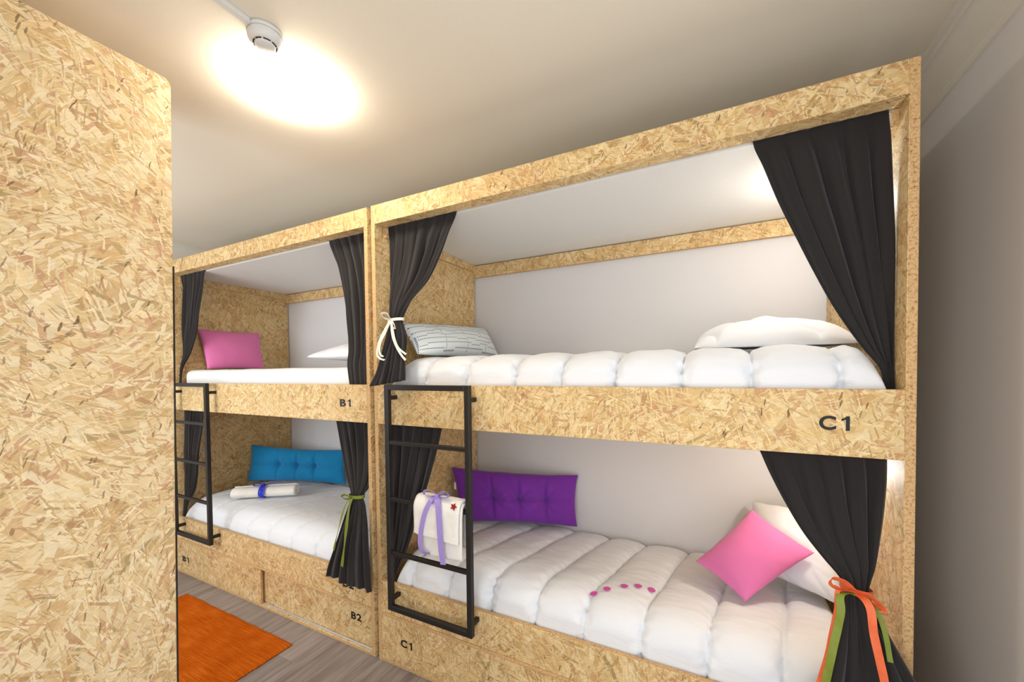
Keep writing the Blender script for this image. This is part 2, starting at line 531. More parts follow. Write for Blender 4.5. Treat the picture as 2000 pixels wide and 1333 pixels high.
_fontcache = {}
def lettering(text, x0, x1, y, z0, z1, parent):
    """black letters standing on a board that faces -y, fitted to the given extent"""
    for i, ch in enumerate(text):
        key = ch
        if key not in _fontcache:
            cu = bpy.data.curves.new('letter', 'FONT')
            cu.body = ch; cu.size = 1.0; cu.offset = 0.03; cu.extrude = 0.01
            ob = bpy.data.objects.new('letter_source', cu)
            COL.objects.link(ob)
            dg = bpy.context.evaluated_depsgraph_get()
            me = bpy.data.meshes.new_from_object(ob.evaluated_get(dg))
            bpy.data.objects.remove(ob)
            _fontcache[key] = [([v.co.copy() for v in me.vertices]), [list(p.vertices) for p in me.polygons]]
        vs_, fs = _fontcache[key]
        if ch == '1':
            o1 = [(0.52, 0), (0.78, 0), (0.78, 1), (0.58, 1), (0.44, 0.88), (0.22, 0.80), (0.22, 0.66), (0.52, 0.76)]
            o1 = [(x - 0.22, y) for x, y in o1]
            vs_ = [Vector((x, y, -0.01)) for x, y in o1] + [Vector((x, y, 0.01)) for x, y in o1]
            fs = [list(range(8)), [8 + j for j in range(8)][::-1]] + [[j, (j + 1) % 8, 8 + (j + 1) % 8, 8 + j] for j in range(8)]
        w = (x1 - x0)
        wid = [0.56 * w, 0.27 * w][i] if text[-1] == '1' else [0.47 * w, 0.45 * w][i]
        lo = x0 if i == 0 else x1 - wid
        mnx, mxx = min(v.x for v in vs_), max(v.x for v in vs_)
        mny, mxy = min(v.y for v in vs_), max(v.y for v in vs_)
        pts = [(lo + (v.x - mnx) / (mxx - mnx) * wid, y - 0.0006 + (0.0005 if v.z < 0 else -0.0005), z0 + (v.y - mny) / (mxy - mny) * (z1 - z0)) for v in vs_]
        mb = MB(); mb.add(pts, fs)
        o = mb.build('letter', M['letters'], parent)
        o['label'] = 'printed black character ' + ch

# ------------------------------------------------------------------ room shell
def build_room():
    # floor with planks running from the bunks towards the viewer
    fl = struct(MB().box(XL, XR, YF, YB, -0.06, -0.012, 0).build('floor', M['void']), 'grey wood laminate floor')
    pw = 0.165
    x = XL; k = 0
    shared = {}
    while x < XR - 0.001:
        w = min(pw, XR - x)
        cuts = [YF]
        y = YF + [0.45, 1.05, 0.75, 1.3][k % 4]
        while y < YB - 0.1:
            cuts.append(y); y += 1.28
        cuts.append(YB)
        for a, b in zip(cuts, cuts[1:]):
            MB().box(x + 0.0006, x + w - 0.0006, a + 0.0006, b - 0.0006, -0.012, 0.0, 0.0012).build('plank', M['floor'], fl)
        x += w; k += 1
    struct(MB().box(XL - .1, XR + .1, YF - .1, YB + .1, H, H + 0.08, 0).build('ceiling', M['ceiling']), 'white painted ceiling')
    struct(MB().box(XL - .1, XR + .1, YB, YB + 0.1, -0.06, H, 0).build('wall_back', M['wall']), 'white wall behind the bunks')
    struct(MB().box(XL - .1, XL, YF, YB, -0.06, H, 0).build('wall_left', M['wall']), 'white wall at the far left end')
    # wall opposite the bunks and right wall, each with an added window for light
    glass = plain('added_pane_glass', srgb(214, 226, 240), 0.1, 0.5)
    wx0, wx1, wz0, wz1 = -2.15, -0.85, 0.80, 2.10
    mb = MB()
    dx0, dx1, dz1 = 0.88, 1.72, 2.08
    mb.box(XL - .1, wx0, YF - 0.1, YF, -0.06, H, 0); mb.box(wx1, dx0, YF - 0.1, YF, -0.06, H, 0)
    mb.box(dx1, XR + .1, YF - 0.1, YF, -0.06, H, 0); mb.box(dx0, dx1, YF - 0.1, YF, dz1, H, 0); mb.box(dx0, dx1, YF - 0.1, YF, -0.06, 0.0, 0)
    mb.box(wx0, wx1, YF - 0.1, YF, -0.06, wz0, 0); mb.box(wx0, wx1, YF - 0.1, YF, wz1, H, 0)
    struct(mb.build('wall_front', M['wall']), 'white wall opposite the bunks')
    fr = MB()
    for a, b, c, d in ((wx0, wx0 + .05, wz0, wz1), (wx1 - .05, wx1, wz0, wz1), (wx0 + .05, wx1 - .05, wz0, wz0 + .05), (wx0 + .05, wx1 - .05, wz1 - .05, wz1)):
        fr.box(a, b, YF - 0.09, YF - 0.05, c, d, 0.002)
    wn = struct(fr.build('added_window_1', M['trim']), 'added unseen white window frame opposite the farther bunk')  # made-up window, gives the fill on the farther bunk a source
    MB().box(wx0 + .05, wx1 - .05, YF - 0.075, YF - 0.069, wz0 + .05, wz1 - .05, 0).build('pane', glass, wn)
    fr = MB()
    for a, b, c, d in ((dx0, dx0 + .09, 0, dz1), (dx1 - .09, dx1, 0, dz1), (dx0 + .09, dx1 - .09, 0, 0.16), (dx0 + .09, dx1 - .09, dz1 - .09, dz1)):
        fr.box(a, b, YF - 0.09, YF - 0.05, c, d, 0.002)
    dr = struct(fr.build('added_door_1', M['trim']), 'added unseen white glazed door opposite the nearer bunk')  # made-up door behind the camera, added as a light source
    MB().box(dx0 + .09, dx1 - .09, YF - 0.075, YF - 0.069, 0.16, dz1 - .09, 0).build('pane', glass, dr)
    wy0, wy1, wz0, wz1 = -1.80, -0.64, 0.85, 2.05
    mb = MB()
    mb.box(XR, XR + .1, YF, wy0, -0.06, H, 0); mb.box(XR, XR + .1, wy1, YB, -0.06, H, 0)
    mb.box(XR, XR + .1, wy0, wy1, -0.06, wz0, 0); mb.box(XR, XR + .1, wy0, wy1, wz1, H, 0)
    struct(mb.build('wall_right', M['wall']), 'white wall right of the bunks')
    fr = MB()
    for a, b, c, d in ((wy0, wy0 + .05, wz0, wz1), (wy1 - .05, wy1, wz0, wz1), (wy0 + .05, wy1 - .05, wz0, wz0 + .05), (wy0 + .05, wy1 - .05, wz1 - .05, wz1)):
        fr.box(XR + 0.05, XR + 0.09, a, b, c, d, 0.002)
    wn = struct(fr.build('added_window_2', M['trim']), 'added unseen white window frame in the right wall')  # made-up window out of view, added to light the room from the right
    MB().box(XR + 0.066, XR + 0.072, wy0 + .05, wy1 - .05, wz0 + .05, wz1 - .05, 0).build('pane', glass, wn)
    # crown mouldings (cove with a fillet at the ceiling and at the wall)
    def crown(name, wall_side, lo, hi, label):
        prof = [(0.0, 0.0), (0.072, 0.0), (0.072, -0.012), (0.056, -0.016), (0.054, -0.030)]
        for i in range(9):
            a = math.pi / 2 * i / 8
            prof.append((0.054 - 0.042 * math.sin(a), -0.030 - 0.098 * (1 - math.cos(a))))
        prof += [(0.010, -0.132), (0.010, -0.152), (0.0, -0.155)]
        n = len(prof); vs_ = []
        for e in (lo, hi):
            for d, z in prof:
                if wall_side == 'right': vs_.append((XR - d, e, H + z))
                if wall_side == 'left': vs_.append((XL + d, e, H + z))
                if wall_side == 'back': vs_.append((e, YB - d, H + z))
                if wall_side == 'front': vs_.append((e, YF + d, H + z))
        fs = [[i, (i + 1) % n, n + (i + 1) % n, n + i] for i in range(n)] + [list(range(n)), [n + i for i in range(n)][::-1]]
        mb = MB(); mb.add(vs_, fs)
        struct(mb.build(name, M['trim']), label)
    crown('trim_1', 'left', YF, YB, 'white crown moulding on the left wall')
    crown('trim_2', 'right', YF, YB, 'white crown moulding on the right wall')
    crown('trim_3', 'back', XL + .073, XR - .073, 'white crown moulding behind the bunks')
    crown('trim_4', 'front', XL + .073, XR - .073, 'white crown moulding opposite the bunks')
    for nm, x0, x1, y0, y1 in (('baseboard_right', XR - 0.014, XR, YF, YB), ('baseboard_front', XL, 0.88, YF, YF + 0.014)):
        struct(MB().box(x0, x1, y0, y1, 0.0, 0.08, 0.002).build(nm, M['trim']))
build_room()

# ------------------------------------------------------------------ bunks
def build_bunk(x0, x1, label, door_split):
    b = thing('bunk_bed', ((x0 + x1) / 2, D / 2, 0), label, 'bunk bed', 'strand board bunk beds')
    i0, i1 = x0 + T, x1 - T
    osb('side_panel', x0, i0, 0, D, 0, Z6, b)
    osb('side_panel', i1, x1, 0, D, 0, Z6, b)
    osb('top_beam', i0, i1, 0, 0.065, Z5, Z6, b)
    osb('back_rail', i0, i1, D - 0.022, D, 2.157, 2.240, b)
    osb('top_cleat', i0, i0 + 0.016, 0.065, D - 0.022, 2.196, 2.245, b)
    osb('top_cleat', i1 - 0.016, i1, 0.065, D - 0.022, 2.196, 2.245, b)
    MB().box(i0, i1, 0.083, D, 2.2455, 2.2575, 0.001).build('canopy_board', M['board_white'], b)
    up = osb('guard_rail', i0, i1, 0, T, Z3, Z4, b)
    lo = osb('bed_rail', i0, i1, 0, T, Z1, Z2, b)
    for z in (1.250, 0.290):
        osb('bed_base', i0, i1, T, D, z, z + 0.018, b)
    # sliding doors of the storage below the lower bed
    d1 = osb('sliding_door', i0 + 0.004, i0 + door_split + 0.02, -0.004, 0.012, 0.020, Z1 - 0.012, b)
    d2 = osb('sliding_door', i0 + door_split, i1 - 0.003, 0.022, 0.038, 0.020, Z1 - 0.004, b)
    osb('door_ledge', i0, i1, -0.006, 0.016, Z1 - 0.011, Z1 - 0.0005, b)
    tr = osb('bottom_track', i0, i1, 0.0, 0.060, 0.0, 0.018, b)
    MB().box(i0 + door_split + 0.02, i1 - 0.003, 0.010, 0.020, 0.018, 0.026, 0.001).build('track_strip', M['alu'], tr)
    return b, up, lo, d1, d2

bunkC, upC, loC, d1C, d2C = build_bunk(0.0, L, 'nearer strand board bunk bed marked C1, beside the right wall', 1.05)
bunkB, upB, loB, d1B, d2B = build_bunk(BX0, BX1, 'farther strand board bunk bed marked B1 and B2, beyond the orange rug', 1.055)
lettering('C1', 1.842, 1.915, 0.0, 1.310, 1.353, upC)
lettering('C1', 0.156, 0.229, -0.004, 0.118, 0.156, d1C)
lettering('B1', -0.255, -0.173, 0.0, 1.314, 1.354, upB)
lettering('B2', -0.262, -0.178, 0.0, 0.322, 0.364, loB)
lettering('B2', -0.228, -0.149, 0.022, 0.140, 0.180, d2B)
lettering('B1', -1.998, -1.911, -0.004, 0.098, 0.138, d1B)

# ------------------------------------------------------------------ ladders
def build_ladder(ox, label):
    t = thing('ladder', (ox + 0.38, -0.0575, 0.335), label, 'ladder', 'black metal bunk ladders')
    y0, y1 = -0.070, -0.045
    for a in (0.137, 0.600):
        MB().box(ox + a, ox + a + 0.025, y0, y1, 0.335, 1.436, 0.002).build('stile', M['black_metal'], t)
    for z, nm in ((1.411, 'top_bar'), (0.335, 'bottom_bar')):
        MB().box(ox + 0.162, ox + 0.600, y0, y1, z, z + 0.025, 0.002).build(nm, M['black_metal'], t)
    for z in (1.148, 0.874, 0.610):
        MB().box(ox + 0.162, ox + 0.600, y0 + 0.003, y1 - 0.003, z, z + 0.019, 0.002).build('rung', M['black_metal'], t)
    for a in (0.1495, 0.6125):
        for z in (1.372, 0.385):
            MB().box(ox + a - 0.010, ox + a + 0.010, y1, -0.0005, z - 0.010, z + 0.010, 0.002).build('wall_spacer', M['black_metal'], t)
    return t
build_ladder(0.0, 'black metal ladder with a towel hung on it, on the nearer bunk')
build_ladder(BX0 + 0.02, 'black metal ladder half hidden behind the foreground panel, on the farther bunk')

# ------------------------------------------------------------------ foreground wardrobe
def build_wardrobe():
    X1 = 0.000; X0 = -0.600; ZT = 2.449
    Yf = -0.830
    def yf(z): return Yf - 0.017 * (ZT - z)
    t = thing('wardrobe', (-0.30, -1.39, 0), 'tall strand board wardrobe side filling the left foreground', 'wardrobe')
    def side(xa, xb, nm):
        bm = bmesh.new()
        # outline in y,z with a rounded top front corner
        pts = [(YF + 0.004, 0.0), (yf(0), 0.0)]
        r = 0.022
        pts.append((yf(ZT - r), ZT - r))
        for i in range(1, 7):
            a = math.pi / 2 * i / 6
            pts.append((yf(ZT - r) - r + r * math.cos(a), ZT - r + r * math.sin(a)))
        pts.append((YF + 0.004, ZT))
        vs_ = [bm.verts.new((xa, y, z)) for y, z in pts]
        f = bm.faces.new(vs_)
        ex = bmesh.ops.extrude_face_region(bm, geom=[f])
        for e in ex['geom']:
            if isinstance(e, bmesh.types.BMVert): e.co.x = xb
        bmesh.ops.recalc_face_normals(bm, faces=bm.faces[:])
        bmesh.ops.bevel(bm, geom=[e for e in bm.edges if abs(e.verts[0].co.x - e.verts[1].co.x) < 1e-6], offset=0.002, segments=2, affect='EDGES')
        bm.verts.index_update()
        mb = MB(); mb.v = [p.co.copy() for p in bm.verts]
        bm.normal_update()
        for fc in bm.faces:
            mb.f.append([p.index for p in fc.verts]); mb.mi.append(0 if abs(fc.normal.x) > 0.7 else 1); mb.sm.append(False)
        bm.free()
        return mb.build(nm, [M['osb_pale'], M['edge']], t)
    side(X1 - 0.018, X1, 'side_panel'); side(X0, X0 + 0.018, 'side_panel')
    osb('top_panel', X0 + 0.018, X1 - 0.018, YF + 0.004, Yf - 0.05, ZT - 0.030, ZT - 0.012, t)
    osb('bottom_panel', X0 + 0.018, X1 - 0.018, YF + 0.004, Yf - 0.06, 0.05, 0.068, t)
    osb('back_panel', X0 + 0.018, X1 - 0.018, YF + 0.004, YF + 0.012, 0.07, ZT - 0.032, t)
    for a, b_, h in ((X0 + 0.019, -0.301, -0.33), (-0.299, X1 - 0.019, -0.27)):
        dr = osb('door', a, b_, Yf - 0.058, Yf - 0.042, 0.075, ZT - 0.034, t)
        MB().box(h - 0.006, h + 0.006, Yf - 0.042, Yf - 0.018, 1.0, 1.16, 0.003).build('handle', M['black_metal'], dr)
    # dark edge band down the front edge of the side panel
    rows = []
    for z in (0.004, ZT - 0.60):
        y = yf(z)
        rows.append([(X1 - 0.017, y, z), (X1 - 0.017, y + 0.0035, z), (X1 + 0.0015, y + 0.0035, z), (X1 + 0.0015, y, z)])
    mb = MB()
    mb.add(rows[0] + rows[1], [[0, 1, 5, 4], [1, 2, 6, 5], [2, 3, 7, 6], [3, 0, 4, 7], [0, 3, 2, 1], [4, 5, 6, 7]])
    mb.build('edge_band', M['void'], t)['label'] = 'dark edge band'
build_wardrobe()

# ------------------------------------------------------------------ mattresses and quilts
def rounded_slab(x0, x1, y0, y1, z0, z1, r, seed=0, wob=0.004):
    bm = bmesh.new()
    nx, ny, nz = 60, 30, 8
    bmesh.ops.create_cube(bm, size=1.0)
    for p in bm.verts:
        p.co = Vector(((x0 + x1) / 2 + p.co.x * (x1 - x0), (y0 + y1) / 2 + p.co.y * (y1 - y0), (z0 + z1) / 2 + p.co.z * (z1 - z0)))
    bmesh.ops.bevel(bm, geom=bm.edges[:], offset=r, segments=5, affect='EDGES', profile=0.5)
    for ax, (a, b, st) in enumerate(((x0 + r, x1 - r, 0.06), (y0 + r, y1 - r, 0.06))):
        c = a + st
        while c < b - st / 2:
            no = Vector((1, 0, 0)) if ax == 0 else Vector((0, 1, 0))
            bmesh.ops.bisect_plane(bm, geom=bm.verts[:] + bm.edges[:] + bm.faces[:], plane_co=no * c, plane_no=no)
            c += st
    mb = MB()
    bm.verts.index_update()
    for p in bm.verts:
        q = p.co.copy()
        q.z += wob * noise.noise(Vector((q.x * 5 + seed, q.y * 5, 0))) if q.z > z1 - r else 0
        mb.v.append(q)
    for f in bm.faces:
        mb.f.append([p.index for p in f.verts]); mb.mi.append(0); mb.sm.append(True)
    bm.free()
    return mb

def mattress(x0, x1, z0, z1, label, y0=0.032, r=0.035):
    o = rounded_slab(x0, x1, y0, D - 0.055, z0, z1, r, x0).build('mattress', M['sheet'])
    return tag(o, label, 'mattress', 'bunk mattresses')
mattress(0.165, 1.93, 0.309, 0.412, 'white mattress under the quilt in the lower nearer bunk', 0.090)
mattress(0.190, 1.90, 1.269, 1.425, 'white mattress under the quilt in the upper nearer bunk', 0.110)
mattress(-1.94, -0.16, 0.309, 0.440, 'white mattress under the quilt in the lower farther bunk', 0.090)
mattress(-2.05, -0.09, 1.269, 1.528, 'sheeted white mattress in the upper farther bunk', 0.062, 0.045)

def quilt(name, label, x0, x1, path, seams, slant, puff, seed, hang_left=0.10, hang_right=0.10, base=None, wr=1.0, group='white quilts'):
    """quilted cover: (y,z) section swept along x with sewn channels; underside closes it just above the mattress"""
    top = []
    for i in range(len(path)):
        top.append(Vector((0, path[i][0], path[i][1])))
    sec = catmull(top, 10)
    # resample by arc length
    ln = [0]
    for a, b in zip(sec, sec[1:]): ln.append(ln[-1] + (b - a).length)
    NS = int(ln[-1] / 0.011)
    S = []
    j = 0
    for k in range(NS + 1):
        d = ln[-1] * k / NS
        while j < len(ln) - 2 and ln[j + 1] < d: j += 1
        f = (d - ln[j]) / max(1e-6, ln[j + 1] - ln[j])
        S.append(sec[j].lerp(sec[j + 1], f))
    NX = int((x1 - x0) / 0.0052)
    rows = []
    uvs = []
    zmin = min(p.z for p in S)
    bz = base if base is not None else zmin
    for k, p in enumerate(S):
        a = S[max(k - 1, 0)]; b = S[min(k + 1, NS)]
        tn = (b - a).normalized()
        nrm = Vector((0, tn.z, -tn.y))
        if nrm.z < 0 and p.y > 0.3: nrm = -nrm
        if nrm.y > 0.5 and p.y < 0.15: nrm = -nrm
        row = []
        for i in range(NX + 1):
            x = x0 + (x1 - x0) * i / NX
            # nearest seam
            xs = x - slant * p.y + 0.012 * noise.noise(Vector((p.y * 4, seed, x * 0.5)))
            lo_ = max([s for s in seams if s <= xs], default=seams[0] - 0.23)
            hi_ = min([s for s in seams if s > xs], default=seams[-1] + 0.23)
            w = hi_ - lo_
            t = (xs - lo_) / w
            prof = max(0.0, 1 - abs(2 * t - 1) ** 3.2)
            ds = min(t, 1 - t) * w
            h = puff * (prof ** 0.72) - 0.008 * math.exp(-(ds / 0.0055) ** 2)
            # puckers near the seam, softer on top than on the front drop
            front = 1.0 if p.y < 0.10 else 0.35
            pk = math.exp(-(ds / 0.034) ** 2)
            h += wr * front * pk * 0.022 * noise.noise(Vector((k * 0.62, xs * 26 + seed, 1.3)))
            h += wr * 0.004 * noise.noise(Vector((x * 9 + seed, p.y * 11, p.z * 11)))
            h += wr * 0.0025 * noise.noise(Vector((x * 14 + seed, k * 0.42, 7.7)))
            q = Vector((x, p.y, p.z)) + nrm * h
            # rounded ends
            e = 1.0
            dl, dr = x - x0, x1 - x
            if dl < hang_left: e *= math.sqrt(max(0.0, 1 - (1 - dl / hang_left) ** 2))
            if dr < hang_right: e *= math.sqrt(max(0.0, 1 - (1 - dr / hang_right) ** 2))
            q.z = bz + (q.z - bz) * e
            q.y = min(max(q.y, 0.031), D - 0.012)
            row.append(q)
            uvs.append((x + seed, ln[-1] * k / NS))
        rows.append(row)
    mb = MB()
    mb.grid(rows)
    n0 = len(mb.v)
    # underside just inside the upper skin (gives the cover its own thickness)
    under = []
    for row in rows:
        under.append([Vector((q.x, min(max(q.y, 0.036), D - 0.013), max(bz, q.z - 0.045))) for q in row])
        uvs += [(q.x + seed, q.y) for q in row]
    mb.grid(under, flip=True)
    o = mb.build(name, M['duvet'], uv=uvs, fixn=False)
    tag(o, label, 'quilt', group)
    return o, mb

cs_low = [(0.915, 0.445), (0.86, 0.470), (0.70, 0.495), (0.45, 0.517), (0.22, 0.535), (0.125, 0.530), (0.072, 0.498), (0.052, 0.455), (0.048, 0.395)]
seamsC = [0.195, 0.42, 0.653, 0.875, 1.085, 1.31, 1.535, 1.76]
qC, qCmb = quilt('quilt', 'white channel-quilted cover with pink paper flowers, on the lower nearer bed', 0.100, 2.000, cs_low, [s - 0.005 for s in seamsC], 0.14, 0.028, 3.0, 0.07, 0.05, base=0.385)
cs_up = [(0.915, 1.485), (0.80, 1.515), (0.55, 1.535), (0.30, 1.545), (0.16, 1.540), (0.095, 1.520), (0.060, 1.485), (0.052, 1.445), (0.055, 1.40)]
quilt('quilt', 'puffy white quilt with bulging front, on the upper nearer bed', 0.085, 2.010, cs_up, [0.29, 0.529, 0.781, 0.992, 1.21, 1.446, 1.66, 1.895], 0.05, 0.032, 11.0, 0.12, 0.075, base=1.395, wr=1.2)
cs_b = [(0.915, 0.475), (0.86, 0.512), (0.70, 0.530), (0.45, 0.545), (0.22, 0.548), (0.13, 0.535), (0.075, 0.495), (0.055, 0.450), (0.050, 0.395)]
qB, qBmb = quilt('quilt', 'smoother white quilt with a rolled towel on it, on the lower farther bed', -2.062, -0.075, cs_b, [-1.95, -1.72, -1.49, -1.26, -1.03, -0.80, -0.57, -0.34], 0.30, 0.009, 21.0, 0.12, 0.06, base=0.385, wr=0.4)

# ------------------------------------------------------------------ cushions and pillows
def pillow_mesh(c00, c10, c11, c01, thick, nu=48, nv=36, pinch=0.07, buttons=None, wr=0.006, seed=0.0, power=0.42, wfreq=9.0, front=1.0, back=1.0, crease=0.0):
    c00, c10, c11, c01 = map(Vector, (c00, c10, c11, c01))
    W = ((c10 - c00).length + (c11 - c01).length) / 2
    Hh = ((c01 - c00).length + (c11 - c10).length) / 2
    N = ((c10 - c00) + (c11 - c01)).cross((c01 - c00) + (c11 - c10)).normalized()
    mb = MB()
    uvs = []
    for side in (1, -1):
        rows = []
        for j in range(nv + 1):
            v0 = 0.5 - 0.5 * math.cos(math.pi * j / nv)
            v0 = 0.6 * v0 + 0.4 * j / nv
            row = []
            for i in range(nu + 1):
                u0 = 0.5 - 0.5 * math.cos(math.pi * i / nu)
                u0 = 0.6 * u0 + 0.4 * i / nu
                fu, fv = 4 * u0 * (1 - u0), 4 * v0 * (1 - v0)
                u = 0.5 + (u0 - 0.5) * (1 - pinch * fv)
                v = 0.5 + (v0 - 0.5) * (1 - pinch * fu * W / Hh * 0.8)
                v += 0.012 * (1 - fv) * noise.noise(Vector((u0 * 6 + seed, side * 0 + (v0 > 0.5) * 5, seed)))
                p = (c00 * (1 - u) + c10 * u) * (1 - v) + (c01 * (1 - u) + c11 * u) * v
                t = thick / 2 * max(0.0, fu * fv) ** power
                if buttons:
                    g = 1.0
                    for (bu, bv) in buttons:
                        du, dv = (u0 - bu) * W, (v0 - bv) * Hh
                        d = math.hypot(du, dv)
                        g *= (1 - 0.85 * math.exp(-(d / 0.018) ** 2)) * (1 - 0.42 * math.exp(-(d / 0.055) ** 2))
                        g *= 1 - 0.34 * math.exp(-(du / 0.010) ** 2) * math.exp(-(dv / (Hh * 0.45)) ** 2)
                    dv = (v0 - buttons[0][1]) * Hh
                    if 0.05 < u0 < 0.95:
                        g *= 1 - 0.20 * math.exp(-(dv / 0.011) ** 2)
                    # radial gathers
                    bu, bv = min(buttons, key=lambda b: abs(b[0] - u0))
                    an = math.atan2((v0 - bv) * Hh, (u0 - bu) * W)
                    d = math.hypot((v0 - bv) * Hh, (u0 - bu) * W)
                    g *= 1 + 0.05 * math.sin(an * 9 + bu * 20) * math.exp(-((d - 0.05) / 0.05) ** 2)
                    t *= g
                t += wr * (fu * fv) ** 0.4 * noise.noise(Vector((u0 * W * wfreq + seed, v0 * Hh * wfreq, side * 3.1)))
                if crease:
                    t -= crease * (fu * fv) ** 0.3 * (1 - min(1.0, 3.0 * abs(noise.noise(Vector((u0 * W * 6 + seed, v0 * Hh * 9 + seed, side * 1.7)))))) ** 2
                t = max(t, 0.0)
                row.append(p + N * t * side * (front if side > 0 else back))
                uvs.append((u0 * W, v0 * Hh))
            rows.append(row)
        mb.grid(rows, flip=side < 0)
    return mb, uvs, N, W, Hh

def cushion(name, label, mat, group=None, cat='cushion', **kw):
    cs = kw.pop('corners')
    mb, uvs, N, W, Hh = pillow_mesh(*cs, **kw)
    o = mb.build(name, mat, weld=0.00005, uv=uvs)
    tag(o, label, cat, group)
    return o, N

# violet tufted cushion, lower nearer bed
pc = [(0.135, 0.535, 0.562), (0.795, 0.868, 0.524), (0.790, 0.905, 0.838), (0.070, 0.560, 0.892)]
oP, nP = cushion('cushion', 'long violet tufted cushion with three buttons, on the lower nearer bed', M['purple'], 'tufted bolster cushions', corners=pc, thick=0.15, buttons=[(0.30, 0.5), (0.52, 0.5), (0.74, 0.5)], nu=120, nv=64, pinch=0.045, wr=0.008, seed=2.0, wfreq=14)
bc = [(-2.055, 0.500, 0.566), (-1.235, 0.840, 0.548), (-1.275, 0.885, 0.832), (-2.045, 0.540, 0.878)]
oB, nB = cushion('cushion', 'long blue tufted cushion with three buttons, on the lower farther bed', M['blue'], 'tufted bolster cushions', corners=bc, thick=0.15, buttons=[(0.33, 0.5), (0.53, 0.5), (0.72, 0.5)], nu=120, nv=64, pinch=0.05, wr=0.005, seed=5.0, wfreq=14)
def buttons_on(o, cs, us, mat, thick):
    c00, c10, c11, c01 = map(Vector, cs)
    N = ((c10 - c00) + (c11 - c01)).cross((c01 - c00) + (c11 - c10)).normalized()
    for u in us:
        v = 0.5
        p = (c00 * (1 - u) + c10 * u) * (1 - v) + (c01 * (1 - u) + c11 * u) * v
        p = p + N * thick * 0.02
        if N.y > 0: p = p - N * thick * 0.04
        s = -1 if N.y > 0 else 1
        MB().cyl(p - N * s * 0.006, p + N * s * 0.004, 0.010, 14, 0.007).build('button', mat, o)
buttons_on(oP, pc, (0.30, 0.52, 0.74), M['purple'], 0.15)
buttons_on(oB, bc, (0.33, 0.53, 0.72), M['blue'], 0.15)
MB().box(0.094, 0.110, 0.5520, 0.5535, 0.755, 0.800, 0.0005).build('sewn_tag', M['ribbon_white'], oP)['label'] = 'small white sewn tag'

# pink cushions
cushion('cushion', 'square pink cushion tilted on a corner against a white pillow, lower nearer bed', M['pink'], 'pink cushions',
        corners=[(1.668, 0.300, 0.578), (1.915, 0.470, 0.752), (1.710, 0.620, 0.850), (1.484, 0.435, 0.642)], thick=0.13, wr=0.007, seed=9.0, pinch=0.05, power=0.60)
cushion('cushion', 'square pink cushion leaning on the end panel of the upper farther bed', M['pink'], 'pink cushions',
        corners=[(-1.935, 0.165, 1.535), (-1.935, 0.600, 1.535), (-2.035, 0.625, 1.852), (-2.040, 0.150, 1.850)], thick=0.13, wr=0.006, seed=14.0, pinch=0.06)
# dotted bolster
cushion('cushion', 'oblong white cushion with navy dotted lines, on the upper nearer bed', M['dots'], None,
        corners=[(0.225, 0.075, 1.588), (0.255, 0.860, 1.585), (0.130, 0.880, 1.792), (0.115, 0.085, 1.748)], thick=0.15, wr=0.004, seed=4.0, pinch=0.045)
# white pillows
cushion('pillow', 'crumpled white pillow lying on the upper nearer bed', M['pillow_white'], 'white bed pillows', 'pillow',
        corners=[(1.480, 0.365, 1.584), (2.030, 0.365, 1.584), (2.020, 0.895, 1.596), (1.450, 0.895, 1.590)], thick=0.275, wr=0.016, seed=31.0, pinch=0.03, nu=110, nv=110, power=0.40, wfreq=7, crease=0.036, back=0.0)
cushion('pillow', 'white pillow behind the tilted pink cushion, on the lower nearer bed', M['pillow_white'], 'white bed pillows', 'pillow',
        corners=[(1.995, 0.405, 0.585), (1.725, 0.640, 0.570), (1.730, 0.868, 0.815), (2.010, 0.600, 0.880)], thick=0.17, wr=0.012, seed=37.0, pinch=0.04, nu=70, nv=70, power=0.42, wfreq=7, crease=0.010)
cushion('pillow', 'white pillow half hidden by the curtain, on the upper farther bed', M['pillow_white'], 'white bed pillows', 'pillow',
        corners=[(-0.93, 0.29, 1.606), (-0.20, 0.29, 1.614), (-0.20, 0.86, 1.620), (-0.93, 0.86, 1.612)], thick=0.20, crease=0.012, back=0.35, wr=0.016, seed=41.0, pinch=0.04, nu=48, nv=48, power=0.40, wfreq=7)

